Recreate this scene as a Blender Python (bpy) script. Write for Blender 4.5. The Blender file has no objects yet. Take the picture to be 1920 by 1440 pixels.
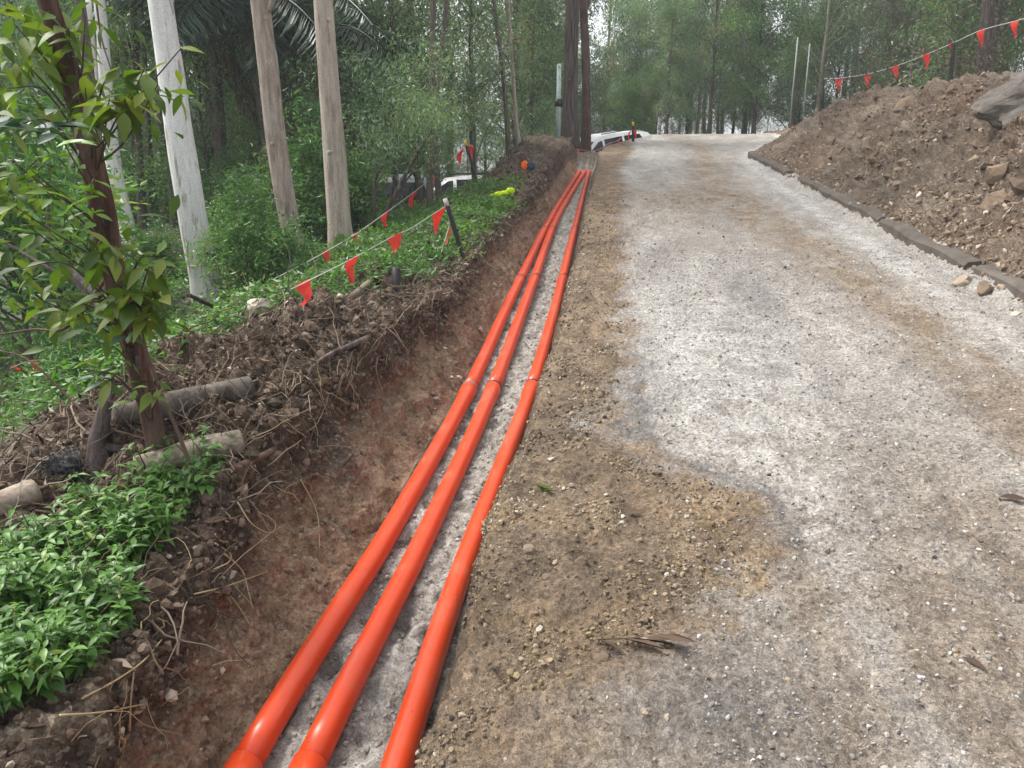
import bpy, bmesh, math, random
import numpy as np
from mathutils import Vector, Matrix, Euler

SC = bpy.context.scene
COL = SC.collection
R = math.radians
rng = np.random.default_rng(7)
random.seed(11)

# ------------------------------------------------------------------ camera, sky, sun
F = 1387.0                      # focal length in pixels of a 1920 px wide picture
TH = R(15.0)                    # camera looks down by 15 degrees
AL = R(7.75)                    # and 7.75 degrees left of the road's axis (+Y)
S = math.tan(R(6.8))            # grade of the road
EYE = 1.6
cam_d = bpy.data.cameras.new('camera')
cam_d.sensor_width = 36.0
cam_d.lens = F / 1920 * 36
cam_d.clip_start = 0.05
cam_d.clip_end = 3000
cam = bpy.data.objects.new('camera', cam_d)
COL.objects.link(cam)
cam.location = (0, 0, EYE)
cam.rotation_euler = (R(90) - TH, 0, AL)
SC.camera = cam

SUN_EL, SUN_AZ = R(58), R(285)   # azimuth clockwise from +Y: high on the left
w = bpy.data.worlds.new('World')
SC.world = w
w.use_nodes = True
nt = w.node_tree
nt.nodes.clear()
sky = nt.nodes.new('ShaderNodeTexSky')
sky.sky_type = 'NISHITA'
sky.sun_disc = False
sky.sun_elevation = SUN_EL
sky.sun_rotation = SUN_AZ
sky.air_density = 1.0
sky.dust_density = 4.0
sky.ozone_density = 1.0
hs = nt.nodes.new('ShaderNodeHueSaturation')
hs.inputs['Saturation'].default_value = 0.22
bg = nt.nodes.new('ShaderNodeBackground')
bg.inputs['Strength'].default_value = 0.15
wo = nt.nodes.new('ShaderNodeOutputWorld')
nt.links.new(sky.outputs[0], hs.inputs['Color'])
nt.links.new(hs.outputs[0], bg.inputs['Color'])
nt.links.new(bg.outputs[0], wo.inputs['Surface'])
sd = bpy.data.lights.new('sun', 'SUN')
sd.energy = 1.5
sd.angle = R(14)
sd.color = (1.0, 0.96, 0.9)
so = bpy.data.objects.new('sun', sd)
COL.objects.link(so)
sdir = Vector((math.sin(SUN_AZ) * math.cos(SUN_EL), math.cos(SUN_AZ) * math.cos(SUN_EL), math.sin(SUN_EL)))
so.rotation_euler = (-sdir).to_track_quat('-Z', 'Y').to_euler()
vs = SC.view_settings
vs.view_transform = 'Standard'
vs.look = 'None'
vs.gamma = 1.0
vs.use_curve_mapping = False
vs.exposure = 1.4
SC.cycles.max_bounces = 6
SC.cycles.diffuse_bounces = 3
SC.cycles.transmission_bounces = 4
SC.cycles.volume_bounces = 0

HAZE = True
if HAZE:
    hm = bpy.data.materials.new('haze_air')
    hm.use_nodes = True
    hm.node_tree.nodes.clear()
    pv = hm.node_tree.nodes.new('ShaderNodeVolumePrincipled')
    pv.inputs['Color'].default_value = (0.93, 0.96, 1.0, 1)
    pv.inputs['Density'].default_value = 0.0019
    pv.inputs['Anisotropy'].default_value = 0.2
    ho = hm.node_tree.nodes.new('ShaderNodeOutputMaterial')
    hm.node_tree.links.new(pv.outputs[0], ho.inputs['Volume'])
    bm = bmesh.new()
    bmesh.ops.create_cube(bm, size=1.0)
    me = bpy.data.meshes.new('haze')
    bm.to_mesh(me)
    bm.free()
    me.materials.append(hm)
    hz = bpy.data.objects.new('haze', me)
    COL.objects.link(hz)
    hz.scale = (540, 320, 44)
    hz.location = (0, 145, 11.5)
    hz['kind'] = 'stuff'

# ------------------------------------------------------------------ numpy noise
_perm = np.random.default_rng(3).permutation(256).astype(np.int32)
_perm = np.concatenate([_perm, _perm, _perm])
_grad = np.random.default_rng(4).normal(size=(256, 3)).astype(np.float32)
_grad /= np.linalg.norm(_grad, axis=1, keepdims=True)


def perlin(P):
    P = np.asarray(P, np.float32)
    i = np.floor(P).astype(np.int32)
    f = P - i
    i &= 255
    u = f * f * f * (f * (f * 6 - 15) + 10)
    out = np.zeros(len(P), np.float32)
    for dx in (0, 1):
        wx = u[:, 0] if dx else 1 - u[:, 0]
        px = _perm[i[:, 0] + dx]
        for dy in (0, 1):
            wy = u[:, 1] if dy else 1 - u[:, 1]
            py = _perm[px + i[:, 1] + dy]
            for dz in (0, 1):
                wz = u[:, 2] if dz else 1 - u[:, 2]
                g = _grad[_perm[py + i[:, 2] + dz] & 255]
                d = (f[:, 0] - dx) * g[:, 0] + (f[:, 1] - dy) * g[:, 1] + (f[:, 2] - dz) * g[:, 2]
                out += wx * wy * wz * d
    return out * 1.6


def fbm(P, octv=3, gain=0.5):
    P = np.asarray(P, np.float32)
    o = np.zeros(len(P), np.float32)
    a = 1.0
    for k in range(octv):
        o += a * perlin(P * (2.03 ** k) + 17.3 * k)
        a *= gain
    return o


def sst(x, a, b):
    t = np.clip((np.asarray(x, float) - a) / (b - a), 0, 1)
    return t * t * (3 - 2 * t)


# ------------------------------------------------------------------ object helpers
def tag(o, label=None, cat=None, group=None, kind=None):
    if label:
        o['label'] = label
    if cat:
        o['category'] = cat
    if group:
        o['group'] = group
    if kind:
        o['kind'] = kind
    return o


def link(name, me, parent=None, loc=None):
    o = bpy.data.objects.new(name, me)
    COL.objects.link(o)
    if parent is not None:
        o.parent = parent
    if loc is not None:
        o.location = loc
    return o


def thing(name, label, cat, loc=(0, 0, 0), group=None, rot=(0, 0, 0)):
    o = bpy.data.objects.new(name, None)
    o.empty_display_size = 0.1
    COL.objects.link(o)
    o.location = loc
    o.rotation_euler = rot
    return tag(o, label, cat, group)


def np_mesh(name, V, Fq, mat=None, smooth=True, attrs=None):
    """mesh from numpy arrays; Fq is (n,3) or (n,4), or a list of such arrays"""
    if not isinstance(Fq, list):
        Fq = [Fq]
    Fq = [np.asarray(f, np.int32) for f in Fq if len(f)]
    me = bpy.data.meshes.new(name)
    V = np.asarray(V, np.float32)
    me.vertices.add(len(V))
    me.vertices.foreach_set('co', V.ravel())
    nl = sum(f.size for f in Fq)
    npoly = sum(len(f) for f in Fq)
    me.loops.add(nl)
    me.polygons.add(npoly)
    me.loops.foreach_set('vertex_index', np.concatenate([f.ravel() for f in Fq]))
    tot = np.concatenate([np.full(len(f), f.shape[1], np.int32) for f in Fq])
    start = np.concatenate([[0], np.cumsum(tot)[:-1]]).astype(np.int32)
    me.polygons.foreach_set('loop_start', start)
    me.polygons.foreach_set('use_smooth', np.full(npoly, smooth, bool))
    if attrs:
        for k, a in attrs.items():
            at = me.attributes.new(k, 'FLOAT', 'POINT')
            at.data.foreach_set('value', np.asarray(a, np.float32))
    me.update(calc_edges=True)
    if mat is not None:
        me.materials.append(mat)
    return me


class MB:
    """collects pieces into one mesh"""
    def __init__(self):
        self.v, self.f3, self.f4, self.n, self.t = [], [], [], 0, []

    def add(self, V, f4=None, f3=None, tint=0.5):
        V = np.asarray(V, float)
        if f4 is not None and len(f4):
            self.f4.append(np.asarray(f4, int) + self.n)
        if f3 is not None and len(f3):
            self.f3.append(np.asarray(f3, int) + self.n)
        self.v.append(V)
        self.t.append(np.full(len(V), tint) if np.isscalar(tint) else np.asarray(tint))
        self.n += len(V)
        return self

    def tube(self, pts, rad, seg=8, cap=True, wob=0.0, tint=0.5):
        V, f4, f3 = tube(pts, rad, seg, cap, wob)
        return self.add(V, f4, f3, tint)

    def box(self, lo, hi, tint=0.5):
        x0, y0, z0 = lo
        x1, y1, z1 = hi
        V = [(x0, y0, z0), (x1, y0, z0), (x1, y1, z0), (x0, y1, z0), (x0, y0, z1), (x1, y0, z1), (x1, y1, z1), (x0, y1, z1)]
        f = [(0, 3, 2, 1), (4, 5, 6, 7), (0, 1, 5, 4), (1, 2, 6, 5), (2, 3, 7, 6), (3, 0, 4, 7)]
        return self.add(V, f, None, tint)

    def mesh(self, name, mat=None, smooth=True):
        fs = []
        if self.f4:
            fs.append(np.concatenate(self.f4))
        if self.f3:
            fs.append(np.concatenate(self.f3))
        return np_mesh(name, np.concatenate(self.v), fs, mat, smooth, {'tint': np.concatenate(self.t)})

    def build(self, name, mat, parent=None, smooth=True, loc=None):
        return link(name, self.mesh(name, mat, smooth), parent, loc)


def tube(pts, rad, seg=8, cap=True, wob=0.0):
    pts = np.asarray(pts, float)
    n = len(pts)
    rad = np.full(n, rad, float) if np.isscalar(rad) else np.asarray(rad, float)
    tan = np.gradient(pts, axis=0)
    tan /= np.linalg.norm(tan, axis=1, keepdims=True) + 1e-9
    ref = np.array([0, 0, 1.0]) if abs(tan[0, 2]) < 0.9 else np.array([1.0, 0, 0])
    nx = np.cross(tan[0], ref)
    nx /= np.linalg.norm(nx)
    V = np.zeros((n, seg, 3))
    ang = np.arange(seg) * 2 * math.pi / seg
    for i in range(n):
        nx = nx - tan[i] * np.dot(nx, tan[i])
        nx /= np.linalg.norm(nx) + 1e-9
        ny = np.cross(tan[i], nx)
        rr = rad[i]
        if wob:
            q = pts[i] + np.outer(np.cos(ang), nx) * rr + np.outer(np.sin(ang), ny) * rr
            rr = rr * (1 + wob * perlin(q * np.array([5, 5, 1.4]) + 31.7))[:, None]
        V[i] = pts[i] + np.outer(np.cos(ang), nx) * rr + np.outer(np.sin(ang), ny) * rr
    a = np.arange(n - 1)[:, None] * seg
    j = np.arange(seg)[None, :]
    k = (j + 1) % seg
    f4 = np.stack([a + j, a + k, a + seg + k, a + seg + j], -1).reshape(-1, 4)
    V = V.reshape(-1, 3)
    f3 = []
    if cap:
        V = np.concatenate([V, pts[[0, -1]]])
        c0, c1 = n * seg, n * seg + 1
        f3 = [(c0, (q + 1) % seg, q) for q in range(seg)] + [(c1, (n - 1) * seg + q, (n - 1) * seg + (q + 1) % seg) for q in range(seg)]
    return V, f4, np.asarray(f3, int).reshape(-1, 3)


def smooth_path(pts, m=6):
    """Catmull-Rom through points"""
    P = np.asarray(pts, float)
    if len(P) < 3:
        t = np.linspace(0, 1, m + 1)[:, None]
        return P[0] * (1 - t) + P[-1] * t
    Q = np.concatenate([[2 * P[0] - P[1]], P, [2 * P[-1] - P[-2]]])
    out = []
    for i in range(1, len(Q) - 2):
        for t in np.linspace(0, 1, m, endpoint=False):
            a, b, c, d = Q[i - 1:i + 3]
            out.append(0.5 * (2 * b + (c - a) * t + (2 * a - 5 * b + 4 * c - d) * t ** 2 + (3 * b - a - 3 * c + d) * t ** 3))
    out.append(P[-1])
    return np.array(out)


# ------------------------------------------------------------------ materials
def new_mat(name):
    m = bpy.data.materials.new(name)
    m.use_nodes = True
    return m, m.node_tree, m.node_tree.nodes['Principled BSDF']


class NT:
    """tiny node-graph writer"""
    def __init__(self, nt):
        self.nt = nt

    def n(self, t, **kw):
        x = self.nt.nodes.new(t)
        for k, v in kw.items():
            setattr(x, k, v)
        return x

    def l(self, a, b):
        self.nt.links.new(a, b)

    def co(self, scale=(1, 1, 1), kind='Object'):
        tc = self.n('ShaderNodeTexCoord')
        mp = self.n('ShaderNodeMapping')
        mp.inputs['Scale'].default_value = scale
        self.l(tc.outputs[kind], mp.inputs['Vector'])
        return mp.outputs[0]

    def noise(self, vec, scale, detail=4, rough=0.55, dist=0.0):
        x = self.n('ShaderNodeTexNoise')
        x.inputs['Scale'].default_value = scale
        x.inputs['Detail'].default_value = detail
        x.inputs['Roughness'].default_value = rough
        x.inputs['Distortion'].default_value = dist
        self.l(vec, x.inputs['Vector'])
        return x.outputs['Fac']

    def voro(self, vec, scale, out='Color', feature='F1'):
        x = self.n('ShaderNodeTexVoronoi')
        x.feature = feature
        x.inputs['Scale'].default_value = scale
        self.l(vec, x.inputs['Vector'])
        return x.outputs[out]

    def ramp(self, fac, stops):
        x = self.n('ShaderNodeValToRGB')
        e = x.color_ramp.elements
        while len(e) < len(stops):
            e.new(0.5)
        for q, (p, c) in zip(e, stops):
            q.position = p
            q.color = (c, c, c, 1) if np.isscalar(c) else (*c, 1)
        self.l(fac, x.inputs[0])
        return x.outputs[0]

    def mix(self, fac, a, b, mode='MIX'):
        x = self.n('ShaderNodeMix', data_type='RGBA', blend_type=mode)
        for sock, v in ((x.inputs[0], fac), (x.inputs[6], a), (x.inputs[7], b)):
            if hasattr(v, 'links'):
                self.l(v, sock)
            elif np.isscalar(v):
                sock.default_value = v
            else:
                sock.default_value = (*v, 1)
        return x.outputs[2]

    def math(self, op, a, b=0.5, clamp=False):
        x = self.n('ShaderNodeMath', operation=op, use_clamp=clamp)
        for sock, v in ((x.inputs[0], a), (x.inputs[1], b)):
            if hasattr(v, 'links'):
                self.l(v, sock)
            else:
                sock.default_value = v
        return x.outputs[0]

    def attr(self, name):
        return self.n('ShaderNodeAttribute', attribute_name=name).outputs['Fac']

    def bump(self, h, strength, dist, prev=None):
        x = self.n('ShaderNodeBump')
        x.inputs['Strength'].default_value = strength
        x.inputs['Distance'].default_value = dist
        self.l(h, x.inputs['Height'])
        if prev is not None:
            self.l(prev, x.inputs['Normal'])
        return x.outputs[0]


def soil_mat():
    m, nt, b = new_mat('soil')
    g = NT(nt)
    co = g.co()
    big = g.noise(co, 1.7, 5, 0.6)
    mid = g.noise(co, 9, 6, 0.65)
    fine = g.noise(co, 70, 4, 0.7)
    vor = g.voro(co, 55)
    bw = g.n('ShaderNodeRGBToBW')
    g.l(vor, bw.inputs[0])
    top = g.ramp(g.math('ADD', g.math('MULTIPLY', big, 0.45), g.math('MULTIPLY', mid, 0.6)),
                 [(0.36, (0.030, 0.021, 0.015)), (0.5, (0.071, 0.049, 0.035)), (0.62, (0.121, 0.089, 0.064)), (0.76, (0.195, 0.149, 0.115))])
    wall = g.ramp(g.math('ADD', g.math('MULTIPLY', big, 0.42), g.math('MULTIPLY', g.noise(g.co((7, 7, 2.2)), 1.6, 6, 0.7), 0.58)),
                  [(0.33, (0.086, 0.056, 0.035)), (0.45, (0.204, 0.132, 0.082)), (0.55, (0.314, 0.207, 0.134)), (0.68, (0.455, 0.353, 0.254))])
    red = g.ramp(g.noise(co, 2.3, 3, 0.5, 0.6), [(0.5, 0.0), (0.66, 1.0)])
    wall = g.mix(g.math('MULTIPLY', red, 0.30), wall, (0.27, 0.135, 0.075))
    c = g.mix(g.attr('wall'), top, wall)
    grit = g.ramp(g.noise(co, 5.5, 6, 0.75, 0.3), [(0.60, 0.0), (0.70, 1.0)])
    c = g.mix(g.math('MULTIPLY', grit, 0.55), c, (0.420, 0.371, 0.322))
    c = g.mix(g.math('MULTIPLY', g.ramp(bw.outputs[0], [(0.72, 0.0), (0.8, 1.0)]), 0.30), c, (0.462, 0.378, 0.280))
    c = g.mix(0.8, c, g.ramp(fine, [(0.3, 0.45), (0.68, 1.5)]), 'MULTIPLY')
    g.l(c, b.inputs['Base Color'])
    b.inputs['Roughness'].default_value = 0.92
    b.inputs['Specular IOR Level'].default_value = 0.2
    n1 = g.bump(mid, 0.9, 0.05)
    n2 = g.bump(fine, 0.8, 0.012, n1)
    n3 = g.bump(g.voro(co, 38, 'Distance'), 0.5, 0.015, n2)
    g.l(n3, b.inputs['Normal'])
    return m


def road_mat():
    """dusty grey road; the attributes mud (brown loose earth), white (dry chalky dust) and track (tan wheel tracks) are laid by place"""
    m, nt, b = new_mat('dusty_road')
    g = NT(nt)
    co = g.co()
    cs = g.co((1.0, 0.33, 1.0))
    big = g.noise(co, 0.9, 5, 0.6)
    mid = g.noise(co, 6, 6, 0.65)
    strk = g.noise(cs, 2.2, 6, 0.68)
    fine = g.noise(co, 190, 3, 0.7)
    spk = g.noise(co, 52, 5, 0.75)
    base = g.ramp(g.math('ADD', g.math('MULTIPLY', strk, 0.65), g.math('MULTIPLY', mid, 0.4)),
                  [(0.32, (0.209, 0.190, 0.168)), (0.45, (0.290, 0.266, 0.237)), (0.56, (0.374, 0.348, 0.315)), (0.70, (0.502, 0.474, 0.435))])
    tan = g.ramp(mid, [(0.3, (0.147, 0.106, 0.071)), (0.55, (0.272, 0.206, 0.140)), (0.75, (0.432, 0.351, 0.259))])
    c = g.mix(g.math('MULTIPLY', g.attr('track'), g.ramp(g.noise(cs, 3.4, 5, 0.7), [(0.34, 0.2), (0.56, 1.0)])), base, tan)
    wh = g.math('MULTIPLY', g.attr('white'), g.ramp(mid, [(0.36, 0.15), (0.58, 1.0)]))
    c = g.mix(g.math('MULTIPLY', wh, 0.72), c, (0.634, 0.614, 0.580))
    dark = g.ramp(g.noise(co, 1.6, 5, 0.7, 0.4), [(0.60, 0.0), (0.72, 1.0)])
    c = g.mix(g.math('MULTIPLY', dark, 0.45), c, (0.195, 0.190, 0.188))
    wet = g.math('MULTIPLY', g.attr('wet'), g.ramp(mid, [(0.36, 0.25), (0.56, 1.0)]))
    c = g.mix(g.math('MULTIPLY', wet, 0.85), c, (0.085, 0.086, 0.09))
    mud = g.ramp(g.math('ADD', g.math('MULTIPLY', big, 0.4), g.math('MULTIPLY', mid, 0.62)),
                 [(0.34, (0.087, 0.064, 0.043)), (0.48, (0.183, 0.133, 0.089)), (0.6, (0.288, 0.213, 0.140)), (0.76, (0.455, 0.350, 0.237))])
    och = g.ramp(g.noise(co, 3.1, 4, 0.6), [(0.5, 0.0), (0.68, 1.0)])
    mud = g.mix(g.math('MULTIPLY', och, 0.35), mud, (0.385, 0.258, 0.129))
    mm = g.math('ADD', g.attr('mud'), g.math('MULTIPLY', g.math('SUBTRACT', mid, 0.5), 1.6))
    c = g.mix(g.ramp(mm, [(0.28, 0.0), (0.46, 0.55), (0.68, 1.0)]), c, mud)
    wall = g.ramp(g.noise(co, 8, 5, 0.7), [(0.35, (0.06, 0.045, 0.033)), (0.6, (0.15, 0.11, 0.078))])
    c = g.mix(g.attr('wall'), c, wall)
    c = g.mix(0.9, c, g.ramp(fine, [(0.3, 0.5), (0.5, 0.97), (0.7, 1.45)]), 'MULTIPLY')
    c = g.mix(0.9, c, g.ramp(spk, [(0.30, 0.28), (0.42, 0.8), (0.52, 1.05), (0.62, 1.2), (0.75, 1.65)]), 'MULTIPLY')
    cl = g.n('ShaderNodeHueSaturation')
    g.l(c, cl.inputs['Color'])
    g.l(g.ramp(g.voro(co, 75), [(0.0, 0.62), (1.0, 1.38)]), cl.inputs['Value'])
    c = cl.outputs[0]
    g.l(c, b.inputs['Base Color'])
    g.l(g.ramp(wet, [(0.0, 0.85), (1.0, 0.5)]), b.inputs['Roughness'])
    b.inputs['Specular IOR Level'].default_value = 0.3
    n1 = g.bump(mid, 0.7, 0.04)
    n2 = g.bump(spk, 1.0, 0.03, n1)
    n3 = g.bump(fine, 0.6, 0.005, n2)
    g.l(n3, b.inputs['Normal'])
    return m


def sand_mat():
    m, nt, b = new_mat('bedding_sand')
    g = NT(nt)
    co = g.co()
    mid = g.noise(co, 10, 6, 0.66, 0.8)
    fine = g.noise(co, 120, 3, 0.7)
    c = g.ramp(mid, [(0.34, (0.140, 0.125, 0.109)), (0.46, (0.266, 0.246, 0.217)), (0.56, (0.343, 0.321, 0.285)), (0.68, (0.448, 0.428, 0.387))])  # wide tone contrast paints in the shading of dents in the sand
    c = g.mix(0.8, c, g.ramp(fine, [(0.3, 0.55), (0.7, 1.4)]), 'MULTIPLY')
    c = g.mix(0.7, c, g.ramp(g.noise(co, 38, 4, 0.7), [(0.32, 0.55), (0.55, 1.05), (0.75, 1.25)]), 'MULTIPLY')
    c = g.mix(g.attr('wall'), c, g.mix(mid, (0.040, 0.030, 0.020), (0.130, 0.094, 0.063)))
    g.l(c, b.inputs['Base Color'])
    b.inputs['Roughness'].default_value = 0.95
    b.inputs['Specular IOR Level'].default_value = 0.15
    n1 = g.bump(g.noise(co, 22, 5, 0.62, 0.8), 0.8, 0.028)
    n2 = g.bump(fine, 0.8, 0.008, n1)
    g.l(n2, b.inputs['Normal'])
    return m


def spoil_mat():
    m, nt, b = new_mat('spoil_earth')
    g = NT(nt)
    co = g.co()
    big = g.noise(co, 0.7, 5, 0.6)
    mid = g.noise(co, 5, 7, 0.7)
    fine = g.noise(co, 40, 4, 0.7)
    c = g.ramp(g.math('ADD', g.math('MULTIPLY', big, 0.5), g.math('MULTIPLY', mid, 0.52)),
               [(0.34, (0.103, 0.079, 0.062)), (0.47, (0.216, 0.168, 0.126)), (0.58, (0.319, 0.254, 0.194)), (0.74, (0.481, 0.410, 0.332))])
    red = g.ramp(g.noise(co, 0.5, 3, 0.5), [(0.5, 0.0), (0.65, 1.0)])
    c = g.mix(g.math('MULTIPLY', red, 0.35), c, (0.293, 0.175, 0.111))
    c = g.mix(0.75, c, g.ramp(fine, [(0.3, 0.5), (0.7, 1.45)]), 'MULTIPLY')
    g.l(c, b.inputs['Base Color'])
    b.inputs['Roughness'].default_value = 0.93
    b.inputs['Specular IOR Level'].default_value = 0.2
    n1 = g.bump(mid, 0.9, 0.12)
    n2 = g.bump(fine, 0.8, 0.025, n1)
    g.l(n2, b.inputs['Normal'])
    return m


def floor_mat():
    m, nt, b = new_mat('forest_soil')
    g = NT(nt)
    co = g.co()
    mid = g.noise(co, 3, 6, 0.7)
    fine = g.noise(co, 40, 4, 0.7)
    c = g.ramp(mid, [(0.35, (0.030, 0.026, 0.016)), (0.5, (0.062, 0.052, 0.033)), (0.68, (0.12, 0.098, 0.068))])
    gr = g.ramp(g.noise(co, 0.8, 5, 0.7), [(0.42, 0.0), (0.58, 1.0)])
    c = g.mix(g.math('MULTIPLY', gr, 0.7), c, (0.042, 0.085, 0.022))
    c = g.mix(0.7, c, g.ramp(fine, [(0.3, 0.4), (0.7, 1.5)]), 'MULTIPLY')
    g.l(c, b.inputs['Base Color'])
    b.inputs['Roughness'].default_value = 0.95
    g.l(g.bump(fine, 0.8, 0.03), b.inputs['Normal'])
    return m


def tint_mat(name, stops, rough=0.9, spec=0.2, nscale=0, ncol=0.5, bumpd=0.0, attr='tint'):
    m, nt, b = new_mat(name)
    g = NT(nt)
    c = g.ramp(g.attr(attr), stops)
    if nscale:
        co = g.co()
        n = g.noise(co, nscale, 5, 0.65)
        c = g.mix(ncol, c, g.ramp(n, [(0.3, 0.45), (0.7, 1.5)]), 'MULTIPLY')
        if bumpd:
            g.l(g.bump(n, 0.8, bumpd), b.inputs['Normal'])
    g.l(c, b.inputs['Base Color'])
    b.inputs['Roughness'].default_value = rough
    b.inputs['Specular IOR Level'].default_value = spec
    return m


def leaf_mat(name, stops, rough=0.45, spec=0.5, trans=0.3, obj_var=0.35):
    m, nt, b = new_mat(name)
    g = NT(nt)
    c = g.ramp(g.attr('tint'), stops)
    oi = g.n('ShaderNodeObjectInfo')
    c = g.mix(obj_var, c, g.ramp(oi.outputs['Random'], [(0.0, (0.55, 0.62, 0.6)), (0.5, (1.0, 1.0, 0.95)), (1.0, (1.4, 1.3, 1.0))]), 'MULTIPLY')
    g.l(c, b.inputs['Base Color'])
    b.inputs['Roughness'].default_value = rough
    b.inputs['Specular IOR Level'].default_value = spec
    tr = g.n('ShaderNodeBsdfTranslucent')
    g.l(g.mix(1.0, c, (1.2, 1.35, 0.6), 'MULTIPLY'), tr.inputs['Color'])
    ms = g.n('ShaderNodeMixShader')
    ms.inputs[0].default_value = trans
    g.l(b.outputs[0], ms.inputs[1])
    g.l(tr.outputs[0], ms.inputs[2])
    g.l(ms.outputs[0], nt.nodes['Material Output'].inputs['Surface'])
    return m


def bark_mat(name, stops, spots=None, vscale=(9, 9, 1.2), rough=0.9, bump=0.012, patch=None, peel=None):
    m, nt, b = new_mat(name)
    g = NT(nt)
    co = g.co(vscale)
    co1 = g.co()
    n = g.noise(co, 2.2, 7, 0.68, 0.3)
    c = g.ramp(n, stops)
    if spots:
        sp = g.ramp(g.noise(g.co((vscale[0], vscale[1], vscale[2] * 1.6)), 1.3, 3, 0.6), [(0.58, 0.0), (0.66, 1.0)])
        c = g.mix(g.math('MULTIPLY', sp, 0.75), c, spots)
    if patch:
        pt = g.ramp(g.noise(g.co((3, 3, 0.9)), 1.5, 4, 0.6), [(0.45, 0.0), (0.62, 1.0)])
        c = g.mix(g.math('MULTIPLY', pt, 0.7), c, patch)
    if peel:
        sx = g.n('ShaderNodeSeparateXYZ')
        g.l(co1, sx.inputs[0])
        low = g.math('MULTIPLY', g.math('SUBTRACT', 1.0, sx.outputs[2]), 0.08)
        pn = g.noise(g.co((11, 11, 0.8)), 1.6, 5, 0.65)
        pk = g.ramp(g.math('ADD', pn, low), [(0.62, 0.0), (0.70, 1.0)])
        c = g.mix(g.math('MULTIPLY', pk, 0.7), c, peel)
    f = g.noise(co1, 60, 4, 0.7)
    c = g.mix(0.5, c, g.ramp(f, [(0.3, 0.6), (0.7, 1.35)]), 'MULTIPLY')
    g.l(c, b.inputs['Base Color'])
    b.inputs['Roughness'].default_value = rough
    b.inputs['Specular IOR Level'].default_value = 0.2
    n1 = g.bump(n, 0.8, bump)
    g.l(g.bump(f, 0.5, bump * 0.3, n1), b.inputs['Normal'])
    return m


def flat_mat(name, col, rough=0.6, spec=0.4, nscale=20, var=0.3, metal=0.0, trans=0.0, bumpd=0.0):
    m, nt, b = new_mat(name)
    g = NT(nt)
    n = g.noise(g.co(), nscale, 5, 0.65)
    c = g.mix(var, col, g.ramp(n, [(0.3, 0.4), (0.5, 1.0), (0.72, 1.4)]), 'MULTIPLY')
    g.l(c, b.inputs['Base Color'])
    b.inputs['Roughness'].default_value = rough
    b.inputs['Specular IOR Level'].default_value = spec
    b.inputs['Metallic'].default_value = metal
    if bumpd:
        g.l(g.bump(n, 0.7, bumpd), b.inputs['Normal'])
    if trans:
        tr = g.n('ShaderNodeBsdfTranslucent')
        g.l(c, tr.inputs['Color'])
        ms = g.n('ShaderNodeMixShader')
        ms.inputs[0].default_value = trans
        g.l(b.outputs[0], ms.inputs[1])
        g.l(tr.outputs[0], ms.inputs[2])
        g.l(ms.outputs[0], nt.nodes['Material Output'].inputs['Surface'])
    return m


def pipe_mat():
    m, nt, b = new_mat('orange_conduit')
    g = NT(nt)
    co = g.co()
    dust = g.ramp(g.noise(co, 3.0, 6, 0.7, 0.3), [(0.5, 0.0), (0.72, 1.0)])
    smear = g.ramp(g.noise(g.co((14, 1.6, 14)), 2.0, 6, 0.75), [(0.56, 0.0), (0.7, 1.0)])
    spk = g.ramp(g.noise(co, 32, 6, 0.8), [(0.62, 0.0), (0.68, 1.0)])
    c = g.mix(g.math('MULTIPLY', dust, 0.45), (0.57, 0.050, 0.008), (0.50, 0.13, 0.07))
    c = g.mix(g.math('MULTIPLY', smear, 0.30), c, (0.46, 0.21, 0.16))
    c = g.mix(g.math('MULTIPLY', spk, 0.6), c, (0.25, 0.17, 0.13))
    g.l(c, b.inputs['Base Color'])
    g.l(g.ramp(dust, [(0.0, 0.36), (1.0, 0.6)]), b.inputs['Roughness'])
    b.inputs['Specular IOR Level'].default_value = 0.5
    return m


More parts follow.
